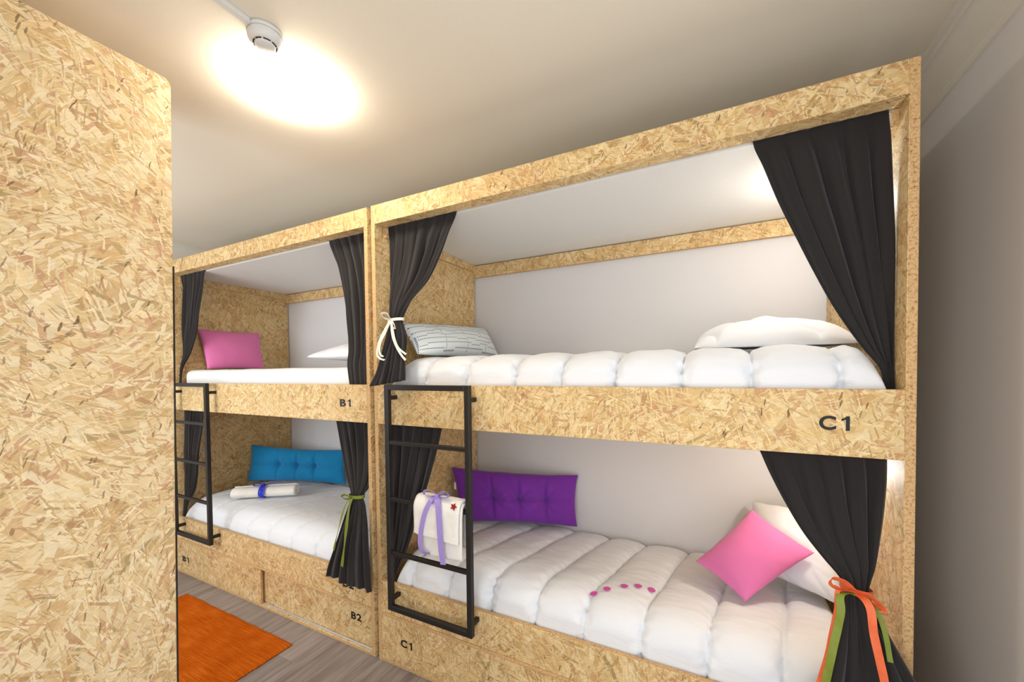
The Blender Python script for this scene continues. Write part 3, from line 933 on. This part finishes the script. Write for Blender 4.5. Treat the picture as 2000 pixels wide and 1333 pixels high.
# ------------------------------------------------------------------ curtains
def curtain(label, rows, folds, seed, slope=0.0, hem=0.006, nv=84, fine=1.0, group='charcoal bunk curtains'):
    """rows: (z, left x, right x, y, fold depth) from the rail down"""
    NU = folds * 16
    # parametrise rows by z
    zs = [r[0] for r in rows]
    out = []
    uvs = []
    for j in range(nv + 1):
        z = zs[0] + (zs[-1] - zs[0]) * j / nv
        i = 0
        while i < len(zs) - 2 and zs[i + 1] > z: i += 1
        f = (z - zs[i]) / (zs[i + 1] - zs[i])
        a, b = rows[max(i - 1, 0)], rows[i]
        c, d = rows[i + 1], rows[min(i + 2, len(rows) - 1)]
        vals = []
        for k in range(1, 5):
            h = zs[i + 1] - zs[i]
            mb_ = (c[k] - a[k]) / ((c[0] - a[0]) or 1e-6) * h if i > 0 else (c[k] - b[k])
            mc_ = (d[k] - b[k]) / ((d[0] - b[0]) or 1e-6) * h if i < len(rows) - 2 else (c[k] - b[k])
            f2, f3 = f * f, f ** 3
            vals.append((2 * f3 - 3 * f2 + 1) * b[k] + (f3 - 2 * f2 + f) * mb_ + (-2 * f3 + 3 * f2) * c[k] + (f3 - f2) * mc_)
        xl, xr, y, amp = vals
        tv = j / nv
        row = []
        for i2 in range(NU + 1):
            u = i2 / NU
            uu = u + 0.035 * noise.noise(Vector((u * 4 + seed, tv * 1.6, 0.5))) * math.sin(math.pi * u)
            ph = 2 * math.pi * folds * uu + 0.9 * noise.noise(Vector((seed, tv * 2.2, u * 2)))
            k1 = 0.65 + 0.5 * noise.noise(Vector((seed * 2 + u * folds * 0.6, tv * 1.4, 3.3)))
            w = math.sin(ph) * k1
            w += 0.22 * fine * math.sin(ph * 2.3 + seed + tv * 2)
            w += 0.5 * noise.noise(Vector((u * 7 + seed, tv * 3.5, 9.1)))
            x = xl + (xr - xl) * u + amp * 0.45 * math.cos(ph) * math.sin(math.pi * u) ** 0.5 * min(1.0, (xr - xl) / 0.15)
            x = min(max(x, min(xl, xr)), max(xl, xr))
            zz = z + slope * (u - 0.5) * tv ** 3 + (hem * noise.noise(Vector((u * 5, seed, 2.2))) * tv ** 4)
            row.append(Vector((x, y + amp * w, zz)))
            uvs.append((u, tv))
        out.append(row)
    o = MB().grid(out).build('curtain', M['curtain'], uv=uvs, solid=0.0022, fixn=False)
    return tag(o, label, 'curtain', group)

cUL = curtain('charcoal curtain tied with a white ribbon, upper left of the nearer bunk', [
    (2.252, 0.046, 0.478, 0.074, 0.004), (2.225, 0.046, 0.468, 0.075, 0.006), (2.17, 0.048, 0.432, 0.078, 0.013), (2.06, 0.052, 0.376, 0.075, 0.020), (1.95, 0.066, 0.318, 0.058, 0.024),
    (1.86, 0.090, 0.250, 0.030, 0.024), (1.80, 0.110, 0.214, 0.010, 0.022), (1.752, 0.122, 0.196, -0.004, 0.018), (1.715, 0.125, 0.218, -0.016, 0.018),
    (1.66, 0.115, 0.245, -0.028, 0.020), (1.58, 0.090, 0.254, -0.040, 0.021), (1.50, 0.060, 0.254, -0.048, 0.022), (1.442, 0.026, 0.252, -0.054, 0.020)], 5, 1.0, slope=0.030, hem=0.003)
cUR = curtain('wide charcoal curtain swept to the right, upper right of the nearer bunk', [
    (2.252, 1.672, 2.014, 0.074, 0.004), (2.225, 1.678, 2.016, 0.076, 0.006), (2.17, 1.700, 2.022, 0.080, 0.012), (2.045, 1.744, 2.030, 0.086, 0.016), (1.904, 1.799, 2.033, 0.084, 0.018), (1.776, 1.852, 2.033, 0.082, 0.018),
    (1.66, 1.904, 2.033, 0.080, 0.017), (1.555, 1.962, 2.033, 0.078, 0.014), (1.493, 2.003, 2.033, 0.078, 0.010), (1.43, 2.012, 2.034, 0.078, 0.010), (1.33, 2.012, 2.034, 0.08, 0.010)], 5, 2.3)
cLL = curtain('charcoal curtain behind the ladder, lower left of the nearer bunk', [
    (1.225, 0.030, 0.374, 0.070, 0.008), (1.11, 0.030, 0.340, 0.070, 0.016), (0.98, 0.030, 0.300, 0.068, 0.019), (0.85, 0.030, 0.255, 0.066, 0.019), (0.71, 0.030, 0.203, 0.062, 0.018),
    (0.58, 0.028, 0.150, 0.058, 0.014), (0.49, 0.027, 0.102, 0.052, 0.010), (0.40, 0.027, 0.062, 0.046, 0.008), (0.33, 0.027, 0.060, 0.044, 0.008)], 5, 3.7)
cLR = curtain('charcoal curtain tied with orange and green ribbons, lower right of the nearer bunk', [
    (1.226, 1.694, 2.019, 0.072, 0.008), (1.15, 1.724, 2.018, 0.068, 0.014), (1.055, 1.768, 2.010, 0.058, 0.017), (0.97, 1.815, 1.998, 0.045, 0.018), (0.905, 1.864, 1.984, 0.026, 0.018),
    (0.868, 1.896, 1.968, 0.008, 0.016), (0.845, 1.903, 1.960, -0.006, 0.016), (0.815, 1.895, 1.966, -0.022, 0.017), (0.768, 1.884, 1.986, -0.040, 0.019), (0.70, 1.868, 2.018, -0.050, 0.021),
    (0.63, 1.850, 2.052, -0.056, 0.023), (0.55, 1.830, 2.085, -0.060, 0.024), (0.45, 1.805, 2.120, -0.062, 0.024), (0.34, 1.780, 2.150, -0.062, 0.024)], 5, 4.9)
bUL = curtain('charcoal curtain at the far end, upper left of the farther bunk', [
    (2.252, -2.077, -1.735, 0.074, 0.004), (2.225, -2.077, -1.748, 0.075, 0.006), (2.137, -2.082, -1.784, 0.080, 0.014), (1.92, -2.088, -1.854, 0.082, 0.018), (1.77, -2.090, -1.905, 0.080, 0.018), (1.66, -2.090, -1.980, 0.078, 0.014),
    (1.54, -2.092, -2.066, 0.060, 0.008), (1.40, -2.092, -2.070, 0.050, 0.006)], 5, 6.1)
bUR = curtain('charcoal curtain hanging straight, upper right of the farther bunk', [
    (2.252, -0.410, -0.072, 0.074, 0.004), (2.225, -0.404, -0.072, 0.075, 0.006), (2.17, -0.385, -0.071, 0.080, 0.012), (2.10, -0.358, -0.066, 0.086, 0.016), (1.95, -0.318, -0.062, 0.084, 0.018), (1.75, -0.283, -0.062, 0.078, 0.018), (1.62, -0.258, -0.060, 0.066, 0.014),
    (1.54, -0.245, -0.060, 0.046, 0.009), (1.43, -0.228, -0.060, 0.043, 0.007), (1.36, -0.222, -0.060, 0.043, 0.007)], 5, 7.7)
bLL = curtain('charcoal curtain at the far end, lower left of the farther bunk', [
    (1.225, -2.085, -1.800, 0.070, 0.008), (1.046, -2.088, -1.845, 0.070, 0.017), (0.85, -2.090, -1.892, 0.068, 0.018), (0.62, -2.092, -1.945, 0.064, 0.016), (0.52, -2.092, -2.030, 0.058, 0.010), (0.40, -2.092, -2.070, 0.050, 0.006)], 5, 8.2)
bLR = curtain('charcoal curtain tied with a green ribbon, lower right of the farther bunk', [
    (1.225, -0.380, -0.064, 0.072, 0.008), (1.085, -0.341, -0.064, 0.068, 0.016), (0.97, -0.292, -0.068, 0.056, 0.018), (0.89, -0.235, -0.082, 0.034, 0.018), (0.84, -0.186, -0.105, 0.008, 0.016),
    (0.805, -0.172, -0.066, -0.016, 0.016), (0.704, -0.200, -0.030, -0.040, 0.019), (0.55, -0.262, -0.014, -0.048, 0.021), (0.45, -0.305, -0.002, -0.050, 0.019), (0.388, -0.325, 0.006, -0.050, 0.018)], 5, 9.4, hem=0.02)

# ribbons that tie the curtains (parts of their curtain)
Zd = (0, 0, 1); Xd = (1, 0, 0)
def w3(pts, y): return [(x, y, z) for x, z in pts]
lab = 'white satin ribbon'
ring_ribbon('tie_band', (0.159, -0.002, 1.752), 0.046, 0.030, 0.014, M['ribbon_white'], cUL, lab, 0.004)
ribbon('tie_bow', [(0.160, -0.036, 1.750), (0.128, -0.048, 1.760), (0.112, -0.050, 1.782), (0.140, -0.044, 1.782), (0.162, -0.038, 1.752)], 0.012, (0.3, -0.6, 0.7), M['ribbon_white'], cUL, lab)
ribbon('tie_bow', [(0.162, -0.036, 1.748), (0.190, -0.050, 1.730), (0.200, -0.052, 1.708), (0.180, -0.048, 1.715), (0.162, -0.038, 1.745)], 0.012, (0.7, -0.5, 0.4), M['ribbon_white'], cUL, lab)
ribbon('tie_tail', [(0.158, -0.040, 1.748), (0.146, -0.065, 1.699), (0.122, -0.078, 1.644), (0.111, -0.082, 1.590), (0.128, -0.084, 1.565), (0.163, -0.086, 1.555)], 0.010, (1, 0.3, 0.1), M['ribbon_white'], cUL, lab)
ribbon('tie_tail', [(0.160, -0.040, 1.745), (0.150, -0.064, 1.690), (0.133, -0.080, 1.640), (0.128, -0.084, 1.600), (0.140, -0.085, 1.578), (0.155, -0.086, 1.572)], 0.009, (1, 0.3, 0.1), M['ribbon_white'], cUL, lab)
ribbon('tie_tail', [(0.164, -0.040, 1.744), (0.196, -0.066, 1.673), (0.222, -0.072, 1.624), (0.254, -0.076, 1.582), (0.282, -0.074, 1.552)], 0.010, (1, 0.3, 0.3), M['ribbon_white'], cUL, lab)
ribbon('tie_tail', [(0.166, -0.040, 1.744), (0.206, -0.064, 1.660), (0.236, -0.070, 1.611), (0.284, -0.072, 1.579)], 0.009, (1, 0.3, 0.3), M['ribbon_white'], cUL, lab)

lo_, lg = 'coral orange organza ribbon', 'olive green organza ribbon'
ring_ribbon('tie_band', (1.932, -0.004, 0.848), 0.038, 0.030, 0.016, M['ribbon_orange'], cLR, lo_, -0.006)
ring_ribbon('tie_band', (1.932, -0.005, 0.842), 0.036, 0.028, 0.013, M['ribbon_green'], cLR, lg, -0.006)
ribbon('tie_bow', [(1.922, -0.042, 0.852), (1.895, -0.052, 0.880), (1.868, -0.056, 0.886), (1.864, -0.056, 0.868), (1.886, -0.052, 0.856), (1.918, -0.044, 0.850)], 0.018, (0.1, -0.6, 0.8), M['ribbon_orange'], cLR, lo_)
ribbon('tie_bow', [(1.924, -0.044, 0.852), (1.944, -0.066, 0.860), (1.964, -0.074, 0.846), (1.974, -0.072, 0.830), (1.956, -0.066, 0.836), (1.930, -0.048, 0.848)], 0.018, (0.3, -0.7, 0.6), M['ribbon_orange'], cLR, lo_)
ribbon('tie_tail', [(1.924, -0.046, 0.850), (1.934, -0.080, 0.852), (1.942, -0.096, 0.830), (1.946, -0.104, 0.777), (1.957, -0.110, 0.711), (1.968, -0.110, 0.650), (1.975, -0.108, 0.58)], 0.019, (1, -0.25, 0), M['ribbon_orange'], cLR, lo_, twist=0.25)
ribbon('tie_tail', [(1.918, -0.044, 0.852), (1.880, -0.062, 0.858), (1.873, -0.070, 0.835), (1.870, -0.074, 0.800), (1.863, -0.078, 0.755), (1.847, -0.090, 0.679), (1.826, -0.094, 0.576), (1.812, -0.094, 0.50)], 0.011, (1, -0.8, 0), M['ribbon_orange'], cLR, lo_, twist=0.4)
ribbon('tie_tail', [(1.916, -0.046, 0.850), (1.882, -0.070, 0.850), (1.879, -0.088, 0.815), (1.872, -0.096, 0.775), (1.860, -0.106, 0.720), (1.851, -0.110, 0.668), (1.842, -0.110, 0.609), (1.835, -0.108, 0.54)], 0.019, (1, -0.3, 0), M['ribbon_green'], cLR, lg, twist=0.2)
ribbon('tie_tail', [(1.938, -0.040, 0.846), (1.962, -0.070, 0.820), (1.976, -0.082, 0.770), (1.985, -0.090, 0.70)], 0.012, (1, -0.3, 0), M['ribbon_green'], cLR, lg)

ring_ribbon('tie_band', (-0.145, 0.004, 0.838), 0.050, 0.030, 0.017, M['ribbon_green'], bLR, lg, 0.002)
ribbon('tie_bow', [(-0.148, -0.030, 0.838), (-0.185, -0.040, 0.850), (-0.205, -0.042, 0.838), (-0.180, -0.040, 0.828), (-0.148, -0.032, 0.834)], 0.013, (0.1, -0.5, 0.8), M['ribbon_green'], bLR, lg)
ribbon('tie_tail', [(-0.140, -0.034, 0.834), (-0.122, -0.070, 0.787), (-0.132, -0.082, 0.677), (-0.145, -0.086, 0.581), (-0.163, -0.086, 0.491)], 0.020, (1, -0.2, 0), M['ribbon_green'], bLR, lg, twist=0.25)
ribbon('tie_tail', [(-0.150, -0.034, 0.834), (-0.165, -0.055, 0.800), (-0.185, -0.066, 0.730), (-0.210, -0.074, 0.640), (-0.235, -0.076, 0.560)], 0.012, (1, -0.3, 0), M['ribbon_green'], bLR, lg, twist=0.3)

# ------------------------------------------------------------------ towels
def towel_layer(x0, x1, path, th, skew0=0.0, skew1=0.0, seed=0.0):
    """folded cloth: centre line (y,z) swept along x with its thickness"""
    P = catmull([(0, y, z) for y, z in path], 8)
    NX = 22
    top, bot = [], []
    for k, p in enumerate(P):
        a, b = P[max(k - 1, 0)], P[min(k + 1, len(P) - 1)]
        t = (b - a).normalized()
        n = Vector((0, -t.z, t.y))
        f = k / (len(P) - 1)
        r1, r2 = [], []
        for i in range(NX + 1):
            u = i / NX
            x = x0 + (x1 - x0) * u
            dz = (skew0 * (1 - f) ** 2 + skew1 * f ** 2) * (u - 0.5)
            w = 0.004 * noise.noise(Vector((u * 3 + seed, f * 4, 1))) + 0.0022 * noise.noise(Vector((u * 11 + seed, f * 13, 4)))
            edge = 1.0 - 0.45 * max(0.0, abs(2 * u - 1) - 0.9) / 0.1
            c = Vector((x + 0.004 * noise.noise(Vector((f * 5, seed, u > 0.5))), p.y, p.z + dz)) + n * w
            r1.append(c + n * th / 2 * edge); r2.append(c - n * th / 2 * edge)
        top.append(r1); bot.append(r2)
    mb = MB()
    loop = [a + b[::-1] for a, b in zip(top, bot)]
    mb.grid(loop, close_u=True)
    m = len(loop[0])
    o = len(mb.v) - len(loop) * m
    for base in (0, (len(loop) - 1) * m):
        for i in range(NX):
            q = [o + base + i, o + base + i + 1, o + base + m - 2 - i, o + base + m - 1 - i]
            mb.f.append(q); mb.mi.append(0); mb.sm.append(True)
    return mb

def build_hung_towel():
    t = thing('towel', (0.47, -0.06, 0.69), 'folded white towel with a lilac ribbon bow, hung on the ladder rung', 'towel', 'guest towels')
    towel_layer(0.372, 0.594, [(-0.088, 0.676), (-0.087, 0.74), (-0.087, 0.82), (-0.084, 0.885), (-0.072, 0.908), (-0.0575, 0.913), (-0.043, 0.907), (-0.034, 0.885), (-0.031, 0.80), (-0.030, 0.71)], 0.012, 0.010, 0.01, 1.0).build('long_layer', M['towel'], t)
    towel_layer(0.346, 0.590, [(-0.108, 0.762), (-0.107, 0.80), (-0.106, 0.85), (-0.103, 0.893), (-0.086, 0.925), (-0.0575, 0.932), (-0.030, 0.925), (-0.017, 0.90), (-0.015, 0.84), (-0.014, 0.79)], 0.013, -0.016, 0.0, 5.0).build('short_layer', M['towel'], t)
    # woven border lines
    l = 'lilac satin ribbon'
    m = M['lilac']
    ribbon('ribbon_band', [(0.454, -0.112, 0.915), (0.4545, -0.104, 0.928), (0.455, -0.092, 0.938), (0.457, -0.0575, 0.945), (0.457, -0.022, 0.938), (0.457, -0.004, 0.905), (0.457, -0.004, 0.85)], 0.016, Xd, m, t, l)
    ribbon('ribbon_loop', [(0.460, -0.080, 0.944), (0.430, -0.088, 0.964), (0.402, -0.094, 0.964), (0.398, -0.094, 0.945), (0.428, -0.090, 0.941), (0.458, -0.082, 0.942)], 0.018, (0.1, -0.9, 0.5), m, t, l)
    ribbon('ribbon_loop', [(0.460, -0.080, 0.944), (0.490, -0.088, 0.966), (0.522, -0.094, 0.972), (0.530, -0.096, 0.954), (0.496, -0.092, 0.942), (0.462, -0.082, 0.942)], 0.018, (0.1, -0.9, 0.5), m, t, l)
    MB().box(0.452, 0.470, -0.094, -0.076, 0.936, 0.952, 0.004).build('ribbon_knot', m, t)
    ribbon('ribbon_tail', [(0.458, -0.090, 0.942), (0.444, -0.112, 0.926), (0.420, -0.124, 0.867), (0.398, -0.124, 0.783), (0.392, -0.122, 0.725), (0.404, -0.116, 0.694), (0.432, -0.106, 0.688)], 0.022, (1, 0.15, 0.1), m, t, l)
    ribbon('ribbon_tail', [(0.464, -0.090, 0.942), (0.486, -0.114, 0.930), (0.498, -0.125, 0.893), (0.505, -0.127, 0.805), (0.509, -0.124, 0.727), (0.516, -0.120, 0.662)], 0.027, (1, 0.1, 0.0), m, t, l)
    # small dark red leaf motif near the top fold
    c = Vector((0.566, -0.1000, 0.918))
    pts = []
    for i in range(20):
        a = 2 * math.pi * i / 20
        r = 0.016 if i % 4 == 0 else (0.008 if i % 2 == 0 else 0.010)
        pts.append((r * math.cos(a) * 1.15, r * math.sin(a)))
    vs_ = [c + Vector((x, -0.008 + 0.35 * y, y)) for x, y in pts] + [c + Vector((x, -0.0065 + 0.35 * y, y)) for x, y in pts]
    n = len(pts)
    mb = MB(); mb.add(vs_, [list(range(n)), [n + i for i in range(n)][::-1]] + [[i, (i + 1) % n, n + (i + 1) % n, n + i] for i in range(n)])
    mb.build('leaf_motif', M['red_leaf'], t)['label'] = 'small dark red leaf motif'
build_hung_towel()

def surface_point(mb, x, y):
    bv = BVHTree.FromPolygons([tuple(p) for p in mb.v], mb.f)
    hit = bv.ray_cast(Vector((x, y, 2.0 if mb.v[0].z > 1 else 1.2)), Vector((0, 0, -1)))
    n = hit[1] if hit[1].z > 0 else -hit[1]
    return hit[0], n

def build_rolled_towel():
    a, b = Vector((-1.640, 0.175, 0)), Vector((-1.285, 0.435, 0))
    za = surface_point(qBmb, a.x, a.y)[0].z; zb = surface_point(qBmb, b.x, b.y)[0].z
    R = 0.050
    a.z, b.z = za + R * 1.10, zb + R * 1.10
    t = thing('towel', ((a.x + b.x) / 2, (a.y + b.y) / 2, min(za, zb)), 'rolled white towel with a blue ribbon, lying on the lower farther bed', 'towel', 'guest towels')
    ax = (b - a).normalized()
    side = Vector((0, 0, 1)).cross(ax).normalized()
    rows = []
    NL = 26; NA = 64
    # spiral cross-section
    for k in range(NL + 1):
        f = k / NL
        c = a.lerp(b, f)
        squeeze = 1 - 0.10 * math.exp(-((f - 0.47) / 0.06) ** 2)
        row = []
        for i in range(NA + 1):
            th = i / NA * 2 * math.pi * 3.2
            r = (0.010 + (R - 0.010) * min(1.0, i / (NA * 0.97))) * squeeze
            r *= 1 + 0.03 * noise.noise(Vector((f * 6, math.cos(th), math.sin(th))))
            row.append(c + side * (r * 1.12 * math.cos(th)) + Vector((0, 0, 1)) * (r * 0.82 * math.sin(th)))
        rows.append(row)
    MB().grid(rows).build('rolled_cloth', M['towel'], t, solid=0.007, fixn=False)
    l = 'royal blue organza ribbon'
    c = a.lerp(b, 0.47)
    rr = []
    for i in range(37):
        an = 2 * math.pi * i / 36
        p = c + side * (R * 1.17 * math.cos(an)) + Vector((0, 0, 1)) * (R * 0.88 * math.sin(an))
        rr.append([p - ax * 0.016, p + ax * 0.016])
    o = MB().grid(rr).build('ribbon_band', M['ribbon_blue'], t, solid=0.001, fixn=False); o['label'] = l
    k = c + Vector((0, 0, R * 0.92)) - side * 0.0
    f_ = -side if side.y > 0 else side
    top = k
    ribbon('ribbon_loop', [top, top - ax * 0.03 + Vector((0, 0, 0.014)), top - ax * 0.062 + Vector((0, 0, 0.010)), top - ax * 0.055 + f_ * 0.012 + Vector((0, 0, 0.002)), top + f_ * 0.003], 0.016, f_, M['ribbon_blue'], t, l)
    ribbon('ribbon_tail', [top, top + ax * 0.05 + Vector((0, 0, 0.012)), top + ax * 0.10 + Vector((0, 0, 0.018)), top + ax * 0.135 + Vector((0, 0, 0.016))], 0.014, f_ + Vector((0, 0, 0.6)), M['ribbon_blue'], t, l)
    ribbon('ribbon_tail', [top, top + f_ * 0.035 + ax * 0.012 - Vector((0, 0, 0.006)), top + f_ * 0.056 + ax * 0.020 - Vector((0, 0, 0.035)), top + f_ * 0.062 + ax * 0.02 - Vector((0, 0, 0.062))], 0.018, ax, M['ribbon_blue'], t, l)
    MB().box(k.x - 0.010, k.x + 0.010, k.y - 0.010, k.y + 0.010, k.z - 0.002, k.z + 0.014, 0.004).build('ribbon_knot', M['ribbon_blue'], t)
build_rolled_towel()

# ------------------------------------------------------------------ paper flowers on the quilt
words = ['paper flower at the left end of the row of five on the quilt', 'second pink paper flower from the left in the row on the quilt', 'middle pink paper flower of the row of five on the quilt',
         'second pink paper flower from the right in the row on the quilt', 'pink paper flower at the right end of the row, nearest the pink cushion']
for (x, y), lb in zip([(1.106, 0.142), (1.152, 0.176), (1.214, 0.226), (1.266, 0.256), (1.318, 0.273)], words):
    p, n = surface_point(qCmb, x, y)
    n = (n + Vector((0, 0, 1.2))).normalized()
    p = p + n * 0.004
    q = Vector((0, 0, 1)).rotation_difference(n)
    pts = []
    for i in range(28):
        a = 2 * math.pi * i / 28
        r = 0.0165 if i % 2 == 0 else 0.0125
        pts.append(Vector((r * math.cos(a), r * math.sin(a), 0)))
    vs_ = [p + q @ (v + Vector((0, 0, 0.0035 + (0.0015 if i % 2 == 0 else 0)))) for i, v in enumerate(pts)] + [p + q @ (v + Vector((0, 0, 0.0022))) for v in pts]
    m = len(pts)
    mb = MB(); mb.add(vs_, [list(range(m)), [m + i for i in range(m)][::-1]] + [[i, (i + 1) % m, m + (i + 1) % m, m + i] for i in range(m)])
    tag(mb.build('paper_flower', M['flower']), lb, 'paper flower', 'pink paper flowers on the quilt')

# ------------------------------------------------------------------ rug
def build_rug():
    x0, x1, y0, y1 = -1.640, -0.508, -0.74, -0.135
    NX, NY = 90, 50
    top, bot, uvs = [], [], []
    for j in range(NY + 1):
        ra, rb = [], []
        for i in range(NX + 1):
            u, v = i / NX, j / NY
            x = x0 + (x1 - x0) * u + 0.006 * noise.noise(Vector((0, v * 9, 3))) * (abs(2 * u - 1) ** 6)
            y = y0 + (y1 - y0) * v + 0.006 * noise.noise(Vector((u * 9, 2, 0))) * (abs(2 * v - 1) ** 6)
            e = min(u, 1 - u) * (x1 - x0); e2 = min(v, 1 - v) * (y1 - y0)
            k = min(1.0, (min(e, e2) / 0.012 + 0.15))
            z = 0.0015 + 0.010 * k ** 0.6 + 0.002 * noise.noise(Vector((x * 14, y * 60, 0)))
            ra.append((x, y, z)); rb.append((x, y, 0.0005))
        top.append(ra); bot.append(rb)
    mb = MB()
    mb.grid(top); mb.grid(bot, flip=True)
    uvs = [(p.x, p.y) for p in mb.v]
    o = mb.build('rug', M['rug'], uv=uvs, fixn=False)
    tag(o, 'bright orange woven rug on the grey floor before the farther bunk', 'rug')
build_rug()

# ------------------------------------------------------------------ ceiling fittings
def build_ceiling_things():
    c = (0.105, -0.492, H)
    t = thing('ceiling_lamp', c, 'round glowing flush lamp on the ceiling', 'lamp')
    MB().lathe(c, [(0.0, -0.0005), (0.120, -0.0005), (0.120, -0.010), (0.0, -0.010)], 48).build('base_plate', M['plastic'], t)
    prof = [(0.168, -0.004)]
    for i in range(0, 13):
        a = math.pi / 2 * i / 12
        prof.append((0.169 * math.cos(a) ** 0.7 if i < 12 else 0.0, -0.022 - 0.050 * math.sin(a)))
    MB().lathe(c, prof, 64).build('diffuser', M['lamp_glow'], t)
    d = (0.272, -0.688, H)
    s = thing('smoke_detector', d, 'small white smoke detector on the ceiling beside the lamp', 'smoke detector')
    MB().lathe(d, [(0.0, -0.0005), (0.052, -0.0005), (0.052, -0.012), (0.050, -0.014)], 40).build('base', M['plastic'], s)
    MB().lathe(d, [(0.049, -0.014), (0.050, -0.024), (0.046, -0.036), (0.036, -0.042), (0.030, -0.043)], 40).build('cover', M['plastic'], s)
    MB().lathe(d, [(0.030, -0.0405), (0.0295, -0.0475), (0.026, -0.0495), (0.0, -0.050)], 40).build('sensor_cap', M['plastic'], s)
    for k in range(8):
        a0 = 2 * math.pi * k / 8 + 0.08; a1 = a0 + 0.62
        vs_ = []
        for i in range(9):
            a = a0 + (a1 - a0) * i / 8
            for r, z in ((0.0300, -0.0432), (0.0345, -0.0428)):
                vs_.append((d[0] + r * math.cos(a), d[1] + r * math.sin(a), d[2] + z - 0.0006))
        mb = MB(); mb.add(vs_, [[2 * i, 2 * i + 1, 2 * i + 3, 2 * i + 2] for i in range(8)])
        mb.build('vent_slot', M['slot'], s, solid=0.001)
    o = MB().box(0.261, 0.285, YF + 0.08, -0.740, H - 0.0145, H - 0.0005, 0.002).build('cable_duct', M['plastic'])
    tag(o, 'thin white cable duct running to the smoke detector', 'cable duct')
build_ceiling_things()

# ------------------------------------------------------------------ reading lamps behind the right hand curtains
def reading_lamp(x, y, z, label):
    t = thing('reading_lamp', (x, y, z), label, 'lamp', 'reading lamps inside the nearer bunk')
    MB().cyl((x, y, z), (x - 0.012, y, z), 0.030, 24).build('wall_plate', M['plastic'], t)
    MB().cyl((x - 0.012, y, z), (x - 0.050, y, z + 0.006), 0.007, 12).build('arm', M['alu'], t)
    h = Vector((x - 0.056, y, z + 0.010))
    MB().cyl(h + Vector((0, 0, -0.035)), h + Vector((0, 0, 0.030)), 0.018, 24, 0.026, caps=False).build('shade', M['plastic'], t, solid=0.002)
    MB().cyl(h + Vector((0, 0, 0.020)), h + Vector((0, 0, 0.026)), 0.022, 20).build('lens', M['reading_glow'], t)
    l = bpy.data.lights.new('reading_bulb', 'POINT')
    l.energy = READING_WATTS; l.color = (0.95, 0.98, 1.0); l.shadow_soft_size = 0.03
    o = bpy.data.objects.new('reading_bulb', l)
    COL.objects.link(o); o.parent = t
    o.location = h + Vector((-0.03, 0, 0.06)) - Vector((x, y, z))
reading_lamp(L - T - 0.0005, 0.40, 2.02, 'small reading lamp behind the upper right curtain of the nearer bunk')
reading_lamp(L - T - 0.0005, 0.40, 1.06, 'small reading lamp behind the lower right curtain of the nearer bunk')
